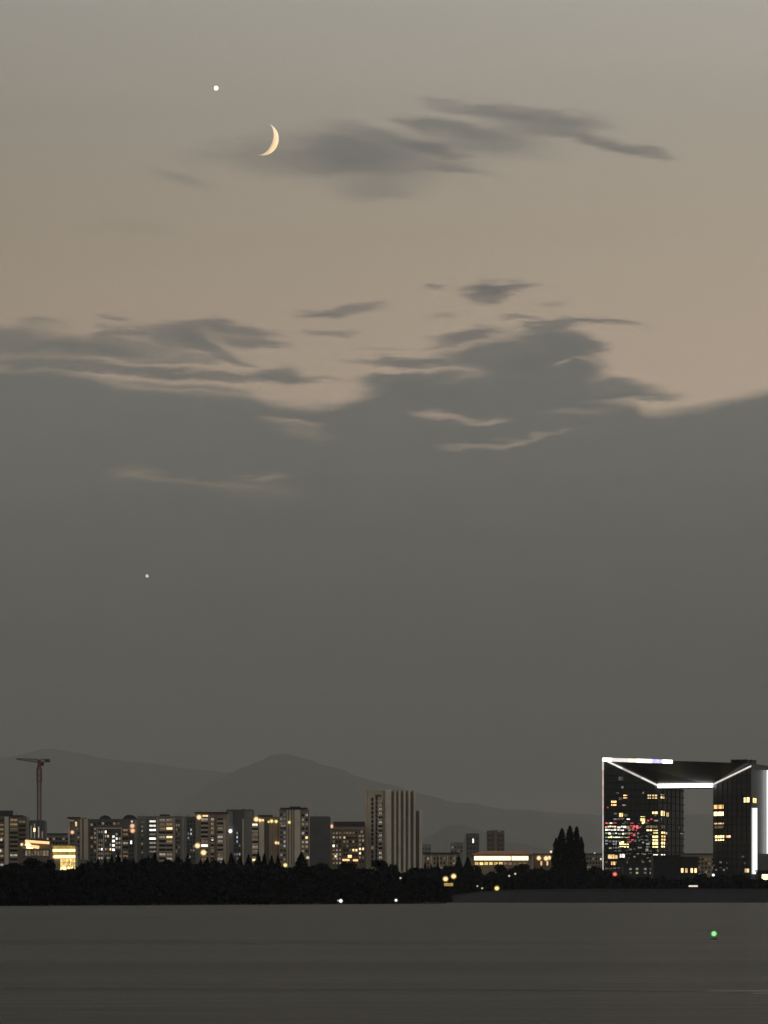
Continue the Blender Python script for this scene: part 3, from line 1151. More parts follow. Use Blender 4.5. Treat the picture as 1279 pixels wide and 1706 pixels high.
r, f = block("apartment_tower", "beige tower with a flat overhanging roof and vertical piers", 465, 515, 1349, 2340, 16, "render_warm")
f.box("roof_slab", "roof_dark", 467, 512, 1345.4, 1347.4, -10, 1.6)
f.box("roof_hut", "roof_dark", 483, 500, 1343.3, 1345.2, -8, -1)
windows(f, 466, 476.5, 2, 1353, 1440, BLUE)
for a, b, mt in ((477.5, 480, "render_beige"), (482, 484.4, "pale_stone"), (486.5, 488.5, "render_beige"), (490.5, 500, "pale_stone")):
    f.box("pilaster", mt, a, b, 1349, PB + 2, .003, 1.4)
windows(f, 501.5, 514, 2, 1354, PB, MIXD, fill=.7)
f.box("pilaster", "render_grey", 512.8, 514.8, 1360, PB, .003, .5)
f.flood("lamp_yellow", 482, 1370, 2.6)
f.window("lit_dim_white", 467.5, 476, 1374, 1377.5, .4)

r, f = block("apartment_building", "plain dark grey windowless gable block right of the flat roofed tower", 515.5, 550, 1362, 2430, 18, "render_dark")
for i in range(4):
    f.box("panel", "render_dark", 516 + i * 8.4, 524.1 + i * 8.4, 1363, PB, .003, .10)
f.box("roof_slab", "roof_dark", 517, 549, 1360, 1361.2, -9, -.2)

r, f = block("apartment_building", "brown block with small busy windows and amber lights at its foot", 550, 609, 1376, 2460, 16, "render_brown")
f.box("roof_slab", "roof_dark", 555, 608, 1368.5, 1375, -9, .8)
f.box("band", "render_warm", 551, 608, 1378.5, 1381, .003, .5)
windows(f, 553, 569, 3, 1384, 1444, MIXD)
windows(f, 571, 596, 5, 1384, 1430, [("lit_dim_warm", .45), ("lit_warm", .08)])
windows(f, 597, 607, 2, 1382, 1440, MIXD)
for py in (1392, 1408, 1420):
    f.box("band", "render_warm", 570, 597, py, py + 1.6, .003, .9)
for px in (552, 569.5, 597):
    f.box("pilaster", "render_warm", px - .8, px + .8, 1383, 1445, .003, .9)
f.box("light_strip", "strip_amber", 569, 582, 1431, 1434, .003, .6)
f.box("light_strip", "strip_amber", 588, 597, 1431.5, 1434.5, .003, .6)
f.flood("lamp_peach", 552, 1376.5, 3.5)
f.flood("lamp_warm", 559, 1426.5, 2.3)
f.window("lit_warm", 579, 586, 1424, 1429, .4)
f.window("lit_dim_white", 600, 605, 1383, 1388, .3)


# tall tower: two visible faces meeting at a pale corner pier
def tall_tower():
    Yc = 2470.0
    C = (X(646, Yc), Yc)
    L = (X(607, Yc + 9), Yc + 9)
    R = (X(690, Yc + 15), Yc + 15)
    root = thing("office_tower", "tallest beige tower with vertical fins on its right face", "building", (C[0], Yc + 10, GZ))
    rr = root.location
    B = (L[0] + R[0] - C[0], L[1] + R[1] - C[1])
    h = Z(1317.5, Yc) - GZ
    mb = MB()
    mb.prism([(p[0] - rr.x, p[1] - rr.y) for p in (L, C, R, B)], 0, h)
    add("wall", mb.mesh("wall", [MATS["render_beige"]]), root)
    f = Facade(root, L, C)
    f.box("parapet", "render_beige", 607.2, 640, 1315.5, 1318.5, -.4, .2)
    windows(f, 617.5, 623, 1, 1328, PB, [("glass_dark", .8), ("lit_dim_warm", .2)], 3.1, .7, (.1, .9))
    windows(f, 625, 629.5, 1, 1326, PB, [("glass_dark", .9)], 3.1, .8, (.05, .95))
    windows(f, 630, 637, 1, 1328, PB, [("lit_dim_white", .5), ("lit_dim_warm", .2)], 3.1, .75, (.4, .9))
    balconies(f, 630, 637.5, 1330, PB, "pale_stone", DIMS, 3.1)
    f.box("pilaster", "render_beige", 607.4, 612, 1318, PB, .003, .5)
    f.box("pilaster", "render_warm", 638, 640.6, 1318, PB, .003, .5)
    f.box("sign_board", "brick_far", 625, 635, 1323.5, 1327, .003, .4)
    g = Facade(root, C, R)
    g.box("corner_pier", "pale_stone", 642.5, 649.8, 1314.5, PB, -.5, 1.2)
    dark = [(650.6, 655.0), (658.0, 662.4), (665.6, 670.6), (673.8, 678.6), (681.8, 687.4)]
    for a, b in dark:
        g.box("groove_glazing", "render_groove", a, b, 1319.5, PB + 4, .003, .12)
    for a, b in ((655.2, 657.8), (662.6, 665.4), (670.8, 673.6), (678.8, 681.6), (687.6, 690)):
        g.box("fin", "pale_stone", a, b, 1317, PB + 6, .003, 1.3)
    g.box("parapet", "render_warm", 650, 690, 1316.8, 1319.3, -.4, .4)
    # lower annex on the right
    A0, A1 = (X(690.6, Yc + 18), Yc + 18), (X(703.5, Yc + 18), Yc + 18)
    mb = MB()
    mb.prism([(A0[0] - rr.x, A0[1] - rr.y), (A1[0] - rr.x, A1[1] - rr.y), (A1[0] - rr.x, A1[1] + 14 - rr.y), (A0[0] - rr.x, A0[1] + 14 - rr.y)], 0, Z(1350, Yc + 18) - GZ)
    add("annex", mb.mesh("annex", [MATS["render_warm"]]), root)
    k = Facade(root, A0, A1)
    k.box("groove_glazing", "render_groove", 692.5, 698, 1352, PB, .003, .12)
    k.box("fin", "pale_stone", 690.8, 692.3, 1351, PB, .003, .8)
    k.box("fin", "pale_stone", 698.2, 703.4, 1349, PB, .003, 1.0)


tall_tower()

# ------------------------------------------------------------------ low and far buildings in the middle
r, f = block("low_building", "low beige row building right of the tallest tower's foot", 703, 766, 1424, 2600, 14, "render_warm")
f.box("roof_slab", "roof_dark", 703, 766, 1420, 1423, -10, .8)
windows(f, 705, 764, 11, 1426, 1447, DIMS, 3.4, .5)
for i in range(5):
    f.box("pilaster", "render_beige", 705 + i * 13, 707 + i * 13, 1424, 1448, .003, .7)

for lab, a, b, t, Y, mt in (("small far dim block just right of the tallest tower", 701, 718, 1408, 5600, "render_grey"),
                            ("far dim block left of the flagpole", 750, 772, 1405, 5200, "render_grey"),
                            ("far grey tower with one white lit window", 776, 798, 1390, 4300, "render_dark"),
                            ("far reddish brown tower pair's taller block", 811, 840, 1385, 4500, "brick_far")):
    r, f = block("far_building", lab, a, b, t, Y, 20, mt)
    windows(f, a + 1, b - 1, max(2, int((b - a) / 5)), t + 3, 1424, [("lit_dim_warm", .06), ("glass_dark", .8)], 6.0, .6)
    f.box("roof_hut", mt, a + (b - a) * .3, a + (b - a) * .7, t - 2.2, t - .8, -10, -3)
    if a == 776:
        f.window("lit_white", 786.5, 789.3, 1396.5, 1404.5, .5)
    if a == 811:
        f.box("pilaster", "render_brown", 824, 827, 1384, 1420, .003, 1.0)
        f.window("lit_dim_warm", 829, 834, 1383.6, 1386, .5)

# flagpole with a pale banner
root = thing("flagpole", "slim pale pole standing among the far blocks", "pole", (X(773.5, 2550), 2550, GZ))
mb = MB()
hp = Z(1398, 2550) - GZ
mb.tube((0, 0, 0), (0, 0, hp), .45, .30, 8)
mb.ball((0, 0, hp), .5, 8, 6)
add("pole", mb.mesh("pole", [MATS["render_grey"]]), root)
mb = MB()
mb.box(-.9, .9, -.9, .9, 0, 1.0)
add("base", mb.mesh("base", [MATS["coping"]]), root)


# long low hall with a lit glass front under an orange roof
def lit_hall():
    Y = 1950.0
    r, f = block("lakeside_hall", "long low hall with a glowing warm glass strip under an orange roof", 785, 886, 1423.5, Y, 18, "render_warm")
    rr = r.location
    mb = MB()
    x0, x1 = X(783, Y) - rr.x, X(888, Y) - rr.x
    ze, zr = Z(1423.4, Y) - rr.z, Z(1418.0, Y) - rr.z
    a = (x0, -2.2, ze); b = (x1, -2.2, ze); c = (x1 - 6, 9, zr + .4); d = (x0 + 8, 9, zr + .4); e_ = (x1, 20, ze); g = (x0, 20, ze)
    mb.quad(a, b, c, d); mb.quad(e_, g, d, c); mb.quad(b, e_, c, c); mb.quad(g, a, d, d)
    mb.box(x0, x1, -2.2, 20, ze - .35, ze - .004)
    add("roof", mb.mesh("roof", [MATS["roof_orange"]]), r)
    edges = [789.5, 797, 804.5, 812, 820, 828, 835, 843, 850.5, 851.8, 859, 867, 875, 880]
    for p, q in zip(edges[:-1], edges[1:]):
        if q - p > 2:
            f.place("pane", cube("strip_warm"), p + .12, q - .12, 1426.2, 1433.0, .01, .25)
    for p in edges:
        f.box("mullion", "frame_metal", p - .1, p + .1, 1425, 1436, .003, .32)
    for i in range(11):
        p = 790 + i * 8
        f.place("window", window_mesh("gold_mid" if i < 6 else "lit_dim_warm"), p + .5, p + 7, 1436, 1441, .003, .2)  # emissive panes imitate the yellowish light on the wall below
    # end wing with two bright bays
    r2, f2 = block("gate_house", "small gatehouse with two bright lamps at the lit hall's far end", 889, 919, 1424, Y + 20, 10, "render_brown")
    f2.flood("lamp_warm", 897, 1429.5, 4.0)
    f2.flood("lamp_warm", 909, 1430, 4.3)
    f2.flood("lamp_warm", 914.5, 1429, 3.6)
    f2.flood("lamp_warm", 917.5, 1418.8, 2.2)
    for p in (900, 910):
        f2.window("lit_warm", p, p + 3, 1434, 1442, .3)
    f2.box("roof_slab", "roof_dark", 887, 921, 1421.8, 1423.2, -6, 1)


lit_hall()

r, f = block("low_building", "far low beige block showing left of the square gate building", 974, 1012, 1424, 2750, 14, "render_grey")
windows(f, 976, 1010, 7, 1427, 1448, [("lit_dim_warm", .2)], 3.2, .6)
f.box("roof_slab", "roof_dark", 972, 1012, 1421.5, 1423.4, -8, .8)
f.flood("lamp_faint", 990, 1421, 1.4)
f.flood("lamp_warm", 1000.5, 1431, 1.7)
r, f = block("low_building", "low beige block seen through the gate building's opening", 1136, 1192, 1424, 2700, 14, "render_warm")
windows(f, 1138, 1190, 9, 1428, 1456, [("lit_dim_warm", .2)], 3.2, .6)
f.box("roof_slab", "roof_dark", 1134, 1194, 1421.5, 1423.4, -8, .8)

# ------------------------------------------------------------------ golden shopping hall and pavilion, left
Y = 2050.0
r, f = block("shopping_hall", "golden glowing shopping hall with bright light bands below the slim tower", 82, 125.5, 1409, Y, 16, "render_warm")
f.box("fascia", "gold_dim", 83, 125, 1408.5, 1414.0, .003, .5)
f.box("light_strip", "strip_gold", 88, 125.2, 1414.4, 1418.6, .003, .9)
f.box("light_strip", "strip_amber", 83.5, 88, 1415.5, 1418.5, .003, .8)
f.box("fascia", "gold_dim", 84, 125, 1419.0, 1423.4, .003, .5)
f.box("light_strip", "strip_gold", 90, 125.2, 1424.6, 1429.4, .003, .9)
f.box("light_strip", "strip_amber", 84, 90, 1425.5, 1428.8, .003, .8)
for i in range(8):
    for j in range(3):
        a = 100.5 + i * 3.15
        t = 1430.6 + j * 6.6
        m_ = "gold_mid" if (i * 3 + j * 5) % 7 else "lit_amber"
        if j == 2:
            m_ = "lit_yellow" if i % 4 != 3 else "gold_mid"
        f.place("pane", cube(m_), a + .12, a + 2.95, t, t + 6.0, .003, .15)
for i in range(9):
    f.box("mullion", "frame_metal", 100.3 + i * 3.15 - .12, 100.3 + i * 3.15 + .12, 1430, 1451, .003, .3)
f.box("roof_slab", "roof_dark", 81, 126, 1407.2, 1408.6, -10, .8)

Y = 2000.0
r, f = block("pavilion", "low pavilion with two slanting orange eave lights beside the golden hall", 36, 84, 1405, Y, 14, "render_brown")
rr = r.location


def strip(parent, name, mat, A, B, w):
    mb = MB()
    mb.tube(Vector(A) - parent.location, Vector(B) - parent.location, w, w, 8)
    return add(name, mb.mesh(name, [MATS[mat]], True), parent)


def P(px, py, Y):
    return (X(px, Y), Y, Z(py, Y))


strip(r, "light_strip", "strip_amber", P(42, 1401.0, Y - 1.0), P(58, 1402.2, Y - 1.2), .75)
strip(r, "light_strip", "strip_amber", P(58, 1402.4, Y - 1.2), P(82, 1404, Y - 1.4), .75)
strip(r, "light_strip", "strip_amber", P(50, 1409.5, Y - 3), P(65, 1411.5, Y - 3), .85)
strip(r, "light_strip", "strip_gold", P(43, 1405.0, Y - 3), P(50, 1409.0, Y - 3), 1.1)
strip(r, "light_strip", "strip_gold", P(44, 1411.5, Y - 3.1), P(55, 1411.8, Y - 3.1), .6)
f.flood("lamp_warm", 36.8, 1406.8, 2.6)
f.box("roof_slab", "roof_dark", 40, 84, 1399.0, 1400.2, -12, .6)
f.box("eave", "render_brown", 38, 84, 1413.5, 1415.5, .003, 3.0)
for i in range(8):
    f.window("lit_dim_warm" if i % 3 else "lit_faint", 42 + i * 5, 46 + i * 5, 1416, 1426, .2)


# ------------------------------------------------------------------ tower crane
def crane():
    Y = 2620.0
    x = X(65.3, Y)
    root = thing("tower_crane", "dark red flat-top tower crane rising above the glass building", "crane", (x, Y, GZ))
    zt = Z(1277, Y) - GZ
    mb = MB()
    w = 1.35
    for sx in (-1, 1):
        for sy in (-1, 1):
            mb.tube((sx * w, sy * w, 0), (sx * w, sy * w, zt), 0.36, 0.36, 5)
    n = int(zt / 2.4)
    for i in range(n):
        z0, z1 = zt * i / n, zt * (i + 1) / n
        for a, b, c, d in ((-1, -1, 1, -1), (1, -1, 1, 1), (1, 1, -1, 1), (-1, 1, -1, -1)):
            mb.tube((a * w, b * w, z0), (c * w, d * w, z1), .24, .24, 4)
            mb.tube((a * w, b * w, z0), (c * w, d * w, z0), .18, .18, 4)
    add("mast", mb.mesh("mast", [MATS["crane_red"]]), root)
    mb = MB()
    zc = zt - 11.0
    for sx in (-1, 1):
        for sy in (-1, 1):
            mb.tube((sx * 1.75, sy * 1.75, zc), (sx * 1.75, sy * 1.75, zt - 1.5), .25, .25, 5)
    for z in (zc, zc + 4.5, zt - 1.6):
        mb.box(-1.95, 1.95, -1.95, 1.95, z - .3, z + .3)
    add("climbing_cage", mb.mesh("climbing_cage", [MATS["crane_red"]]), root)
    mb = MB()
    mb.tube((0, 0, zt - .4), (0, 0, zt + .9), 1.7, 1.5, 12)
    mb.box(-1.2, 1.2, -1.2, 1.2, zt + .9, zt + 5.2)
    add("slewing_unit", mb.mesh("slewing_unit", [MATS["crane_red"]]), root)
    mb = MB()
    mb.box(1.3, 3.4, -1.0, .8, zt + .6, zt + 2.9)
    mb.box(1.1, 3.6, -1.2, 1.0, zt + 2.9, zt + 3.1)
    cab = add("cab", mb.mesh("cab", [MATS["crane_red"]]), root)
    mb = MB()
    mb.box(1.5, 3.2, -1.05, -1.004, zt + 1.2, zt + 2.6)
    add("cab_window", mb.mesh("cab_window", [MATS["glass_dark"]]), cab)

    def truss(name, xa, xb, za0, za1, zb0, zb1, mat, nseg):
        mb = MB()
        for i in range(nseg):
            t0, t1 = i / nseg, (i + 1) / nseg
            p = lambda t, top, s: (xa + (xb - xa) * t, s * (1.0 if not top else 0.05), (za1 + (zb1 - za1) * t) if top else (za0 + (zb0 - za0) * t))
            for s in (-1, 1):
                mb.tube(p(t0, 0, s), p(t1, 0, s), .26, .26, 5)
                mb.tube(p(t0, 0, s), p((t0 + t1) / 2, 1, s), .16, .16, 4)
                mb.tube(p((t0 + t1) / 2, 1, s), p(t1, 0, s), .16, .16, 4)
            mb.tube(p(t0, 1, 0), p(t1, 1, 0), .28, .28, 5)
            mb.tube(p(t0, 0, -1), p(t0, 0, 1), .14, .14, 4)
        return add(name, mb.mesh(name, [MATS[mat]]), root)

    zz = lambda py: Z(py, Y) - GZ
    truss("jib", -1.0, X(27.5, Y) - x, zz(1270.3), zz(1264.6), zz(1264.8), zz(1263.6), "crane_grey", 9)
    truss("counter_jib", 1.0, X(83.5, Y) - x, zz(1269.5), zz(1264.5), zz(1268.6), zz(1264.8), "crane_red", 4)
    mb = MB()
    mb.box(X(74.5, Y) - x, X(82.5, Y) - x, -1.3, 1.3, zz(1269.9), zz(1264.8))
    add("counterweight", mb.mesh("counterweight", [MATS["crane_grey"]]), root)
    mb = MB()
    tx = X(50, Y) - x
    mb.box(tx - .7, tx + .7, -1.2, 1.2, zz(1268.6), zz(1267.4))
    add("trolley", mb.mesh("trolley", [MATS["crane_grey"]]), root)


crane()


# ------------------------------------------------------------------ the square gate building
def gate():
    Y0 = 2010.0
    phi = math.radians(19.8)
    e = Vector((math.cos(phi), -math.sin(phi)))
    g = Vector((math.sin(phi), math.cos(phi)))
    O = Vector((X(1004.5, Y0), Y0))

    def lx(px, d):
        """plan point on the plane at depth d that the ray px meets."""
        u = Vector(((px - CX) * K, 1.0))
        t = (O.dot(g) + d) / u.dot(g)
        return u * t

    D1, D2 = 20.0, 76.0
    F0, F1 = O, lx(1251, 0)
    I0, I1 = lx(1096.5, D1), lx(1187.5, D1)
    J0, J1 = I0 + g * (D2 - D1), I1 + g * (D2 - D1)
    B0, B1 = F0 + g * D2, F1 + g * D2
    root = thing("gate_building", "huge dark square gate-shaped glass building outlined by white light strips", "building", (F0.x + 35, F0.y + 30, GZ))
    R = Vector(root.location)
    zF0, zF1 = Z(1263.5, F0.y), Z(1271.5, F1.y)
    zI = Z(1309, (I0.y + I1.y) / 2)

    def v(p, z):
        return (p.x - R.x, p.y - R.y, z - R.z)

    mb = MB()
    zb = GZ
    mb.quad(v(F0, zb), v(I0, zb), v(I0, zI), v(F0, zF0))                 # left splayed face
    mb.quad(v(I1, zb), v(F1, zb), v(F1, zF1), v(I1, zI))                 # right splayed face
    mb.quad(v(F0, zF0), v(I0, zI), v(I1, zI), v(F1, zF1))                # head face
    mb.quad(v(I0, zb), v(J0, zb), v(J0, zI), v(I0, zI))                  # passage sides and soffit
    mb.quad(v(J1, zb), v(I1, zb), v(I1, zI), v(J1, zI))
    mb.quad(v(I0, zI), v(J0, zI), v(J1, zI), v(I1, zI))
    mb.quad(v(B0, zb), v(F0, zb), v(F0, zF0), v(B0, zF0))                # outer sides
    mb.quad(v(F1, zb), v(B1, zb), v(B1, zF1), v(F1, zF1))
    mb.quad(v(F0, zF0), v(F1, zF1), v(B1, zF1), v(B0, zF0))              # roof
    mb.quad(v(J0, zb), v(B0, zb), v(B0, zF0), v(J0, zI))                 # back
    mb.quad(v(B1, zb), v(J1, zb), v(J1, zI), v(B1, zF1))
    mb.quad(v(J0, zI), v(B0, zF0), v(B1, zF1), v(J1, zI))
    add("wall", mb.mesh("gate_wall", [MATS["curtain_wall"]]), root)

    fl = Facade(root, F0, I0)
    fr = Facade(root, I1, F1)
    ft = Facade(root, I0, J0)
    fs = Facade(root, F1, B1)

    def top_at(px, left):
        if left:
            return 1263.5 + (px - 1004.5) / (1096.5 - 1004.5) * (1309 - 1263.5)
        return 1309 + (px - 1187.5) / (1251 - 1187.5) * (1271.5 - 1309)

    # storey bands and mullions of the curtain wall, cut along the splayed corners
    py = 1478.0
    while py > 1272:
        if py > 1311:
            fl.box("spandrel", "spandrel_dark", 1006, 1096, py - 1.2, py + 1.2, .003, .22)
            fr.box("spandrel", "spandrel_dark", 1188, 1250, py - 1.2, py + 1.2, .003, .22)
            ft.box("spandrel", "spandrel_dark", 1097.2, 1139, py - 1.2, py + 1.2, .003, .22)
        else:
            b = 1004.5 + (py - 1.4 - 1263.5) / 45.5 * 92
            if b > 1010:
                fl.box("spandrel", "spandrel_dark", 1006, b - 1, py - 1.2, py + 1.2, .003, .22)
            a = 1187.5 + (1309 - py + 1.4) / 37.5 * 63.5
            if a < 1247:
                fr.box("spandrel", "spandrel_dark", a + 1, 1250, py - 1.2, py + 1.2, .003, .22)
        py -= 11.6
    for i in range(1, 12):
        px = 1004.5 + i * 7.7
        fl.box("mullion", "spandrel_dark", px - .35, px + .35, top_at(px, 1) + 2.5, 1475, .003, .32)
    for i in range(1, 8):
        px = 1187.5 + i * 7.9
        fr.box("mullion", "spandrel_dark", px - .35, px + .35, top_at(px, 0) + 2.5, 1475, .003, .32)
    for i in range(1, 6):
        px = 1097 + i * 7.0
        ft.box("mullion", "spandrel_dark", px - .35, px + .35, 1316, 1475, .003, .32)

    def w(fc, pane, cx, cy, ww, hh):
        fc.window(pane, cx - ww / 2, cx + ww / 2, cy - hh / 2, cy + hh / 2, .36, "spandrel_dark")

    for pane, cx, cy, ww, hh in (
            ("lit_warm", 1081, 1327, 6, 7), ("lit_warm", 1090, 1327, 9, 7), ("lit_yellow", 1090.5, 1353.5, 10, 5), ("lit_dim_warm", 1091, 1358, 4, 4),
            ("lit_dim_warm", 1081, 1377, 12, 5), ("lit_dim_warm", 1091, 1377, 8, 5), ("lit_yellow", 1081, 1384, 10, 4.5), ("lit_yellow", 1091.5, 1385.5, 8.5, 6.5),
            ("lit_yellow", 1091, 1396, 10, 9), ("lit_yellow", 1091, 1407, 10, 10.5), ("lit_white", 1091.5, 1425, 8.5, 4), ("lit_dim_warm", 1095, 1418, 3, 8),
            ("lit_amber", 1041, 1327, 7, 6.5), ("lit_dim_warm", 1033, 1330, 7, 6), ("lit_amber", 1022, 1338, 9.5, 9), ("lit_dim_white", 1039, 1341, 7, 3),
            ("lit_dim_white", 1036, 1311.5, 4, 4), ("lit_faint", 1033.5, 1296.5, 8.5, 8), ("lit_faint", 1028, 1321, 5, 3), ("lit_dim_white", 1071, 1320.5, 3, 3),
            ("lit_amber", 1034, 1358, 7, 8), ("lit_dim_warm", 1042, 1358, 6, 5), ("lit_yellow", 1070, 1364, 10, 9), ("lit_yellow", 1071, 1370, 5, 5),
            ("lit_yellow", 1035, 1406, 8, 10), ("lit_yellow", 1043, 1408.5, 8, 7), ("lit_warm", 1017.5, 1428, 13, 10), ("lit_amber", 1026.5, 1428.5, 4.5, 9),
            ("lit_white", 1036, 1425.5, 9, 6.5), ("lit_amber", 1021, 1438, 8, 6), ("lit_dim_warm", 1010, 1436, 4, 4), ("lit_dim_warm", 1026, 1436.5, 4, 4),
            ("lit_red", 1084.5, 1364, 4, 3.5), ("lit_red", 1079, 1367, 4, 3), ("lit_dim_white", 1092, 1367, 8, 2.5), ("lit_red", 1012, 1345, 3, 2)):
        w(fl, pane, cx, cy, ww, hh)
    rnd = random.Random(11)
    rows = [(1356, .3, ("lit_faint", "lit_dim_white")), (1364, .7, ("lit_white", "lit_dim_white", "lit_bluish")), (1371.5, .55, ("lit_white", "lit_dim_white", "lit_red")),
            (1377.5, .95, ("lit_white", "lit_white", "lit_yellow")), (1383, .9, ("lit_white", "lit_green")), (1388.5, .95, ("lit_green", "lit_white")),
            (1395, .8, ("lit_white", "lit_green", "lit_yellow")), (1401, .9, ("lit_bluish", "lit_bluish", "lit_dim_white")), (1405.5, .7, ("lit_dim_white", "lit_bluish")),
            (1412, .7, ("lit_dim_white",)), (1418, .3, ("lit_faint",)), (1350, .25, ("lit_faint",)), (1446, .3, ("lit_faint", "lit_dim_warm"))]
    for py, dens_, mats in rows:  # glowing panes imitate coloured lights reflected in the facade glass
        px = 1007.5
        end = 1047 if 1360 < py < 1400 else 1030
        while px < end:
            ww = rnd.uniform(2.4, 6.5)
            if rnd.random() < dens_:
                w(fl, rnd.choice(mats), px + ww / 2, py + rnd.uniform(-.9, .9), ww, rnd.uniform(2.0, 3.6))
            px += ww + rnd.uniform(.3, 1.2)
    for cx, cy, ww, hh in ((1052, 1372, 6, 4), (1056, 1376, 4.5, 6), (1054, 1381, 4, 5), (1061, 1377, 4, 7), (1059, 1384, 3.5, 5), (1049, 1387, 9, 5),
                           (1047, 1379, 5, 4), (1056, 1391, 4, 4), (1047, 1396, 4, 5), (1053, 1398, 5, 5), (1058, 1397, 3, 3), (1066, 1378, 3, 3), (1050, 1402, 5, 3)):
        w(fl, "lit_red", cx, cy, ww, hh)  # red reflected smudge, built up from emissive panes
    for i in range(90):
        cx, cy = rnd.uniform(1040, 1086), rnd.uniform(1366, 1448)
        w(fl, rnd.choice(("lit_faint", "lit_faint", "lit_dim_white", "lit_dim_warm", "lit_faint")), cx, cy, rnd.uniform(2, 5), rnd.uniform(1.6, 3))
    for cx, cy, ww, hh in ((1077, 1398, 6, 5), (1079, 1408, 7, 8), (1077, 1416, 5, 5), (1082, 1421, 7, 3), (1083, 1433, 6, 6), (1065, 1412, 7, 3), (1068, 1398, 6, 3), (1050, 1415, 4, 3)):
        w(fl, "lit_dim_white", cx, cy, ww, hh)
    for pane, cx, cy, ww, hh in (("lit_warm", 1102.5, 1327, 7, 7), ("lit_faint", 1110, 1327, 5, 5), ("lit_yellow", 1103, 1355, 7, 9), ("lit_warm", 1111, 1357, 4, 8),
                                 ("lit_dim_warm", 1103.5, 1377, 7, 6), ("lit_yellow", 1103.5, 1386, 7, 6), ("lit_warm", 1109, 1388, 3, 4), ("lit_amber", 1104, 1396, 8, 9),
                                 ("lit_yellow", 1103.5, 1407, 7, 10), ("lit_dim_warm", 1109.5, 1407, 3, 6), ("lit_white", 1103.5, 1425, 8, 4), ("lit_dim_white", 1101, 1364, 2, 6),
                                 ("lit_dim_warm", 1130, 1379, 4, 4), ("lit_faint", 1135, 1387.5, 6, 5)):
        w(ft, pane, cx, cy, ww, hh)
    for pane, cx, cy, ww, hh in (("lit_amber", 1197.5, 1343, 18, 9.5), ("lit_yellow", 1197.5, 1354.5, 18, 9.5), ("lit_warm", 1198, 1372.5, 18, 4), ("lit_dim_warm", 1198, 1377.5, 16, 5),
                                 ("lit_yellow", 1199, 1396, 17, 9.5), ("lit_warm", 1213.5, 1393.5, 8.5, 4), ("lit_yellow", 1244, 1332.5, 11, 9), ("lit_warm", 1244.5, 1451, 8, 9),
                                 ("lit_faint", 1200.5, 1436.5, 4, 3.5), ("lit_faint", 1200.5, 1444.5, 4, 3), ("lit_faint", 1211, 1437, 3, 3), ("lit_faint", 1211, 1446, 4, 4),
                                 ("lit_faint", 1189.8, 1441, 3, 3), ("lit_faint", 1206, 1449, 4, 4), ("lit_faint", 1218, 1455, 3, 3), ("lit_faint", 1237, 1427, 7, 3), ("lit_faint", 1242, 1438, 4, 4),
                                 ("lit_faint", 1194, 1449, 5, 3)):
        w(fr, pane, cx, cy, ww, hh)
    w(fs, "lit_yellow", 1256, 1333.5, 7, 9)

    # light strips
    def led(name, mat, A, B, r_):
        A, B = Vector(A), Vector(B)
        mb = MB()
        mb.tube(A - R, B - R, r_, r_, 8)
        return add("light_strip", mb.mesh("light_strip", [MATS[mat]], True), root)

    def V3(p, z, out=0.0):
        return Vector((p.x - g.x * out, p.y - g.y * out, z))

    zbot = Z(1455, F0.y)
    zq = lambda t: zF0 + (zbot - zF0) * t
    led("", "led_soft", V3(F0, zq(.004), .4), V3(F0, zq(.10), .4), .50)
    led("", "led_pink", V3(F0, zq(.10), .4), V3(F0, zq(.42), .4), .42)
    led("", "led_thin", V3(F0, zq(.42), .4), V3(F0, zq(1.0), .4), .36)
    ex = lambda t: F0 + (F1 - F0) * t
    ez = lambda t: zF0 + (zF1 - zF0) * t
    tt = lambda px: ((lx(px, 0) - F0).length / (F1 - F0).length)
    for a, b, m_ in ((1004.5, 1020, "led_white"), (1020, 1047, "led_soft"), (1047, 1061, "led_peach"), (1061, 1086, "led_white"), (1086, 1104, "led_blue"), (1104, 1120, "led_white")):
        led("", m_, V3(ex(tt(a)), ez(tt(a)) - .6, .6), V3(ex(tt(b)), ez(tt(b)) - .6, .6), 1.05)
    A, B = V3(F0, zF0 - .4, .6), V3(I0, zI + .3, .8)
    led("", "led_soft", A, A.lerp(B, .35), .48)
    led("", "led_soft", A.lerp(B, .35), A.lerp(B, .7), .55)
    led("", "led_soft", A.lerp(B, .7), B, .58)
    A, B = V3(I1, zI + .5, .8), V3(F1, zF1 - 1.6, .8)
    led("", "led_soft", A, B, .48)
    led("", "led_white", V3(I0, zI + .2, .9), V3(I1, zI + .2, .9), 1.30)
    s0, Ys = fs.at(1253)
    for pa, pb, ya, yb, r_ in ((1253.5, 1254.5, 1346, 1456, 1.45), (1277.5, 1280, 1283, 1422, 1.7)):
        q = F1 + (B1 - F1).normalized() * fs.at(pa)[0] + fs.n * 1.2
        led("", "led_side", Vector((q.x, q.y, Z(ya, q.y))), Vector((q.x, q.y, Z(yb, q.y))), r_)
    # roof plant
    ff = Facade(root, F0, F1)
    for a, b, t0, t1 in ((1215, 1241, 1264.8, 1271), (1218, 1236, 1267.2, 1270), (1247, 1250, 1265, 1271.5)):
        ff.box("roof_plant", "spandrel_dark", a, b, t0, t1, -14, -3)


gate()

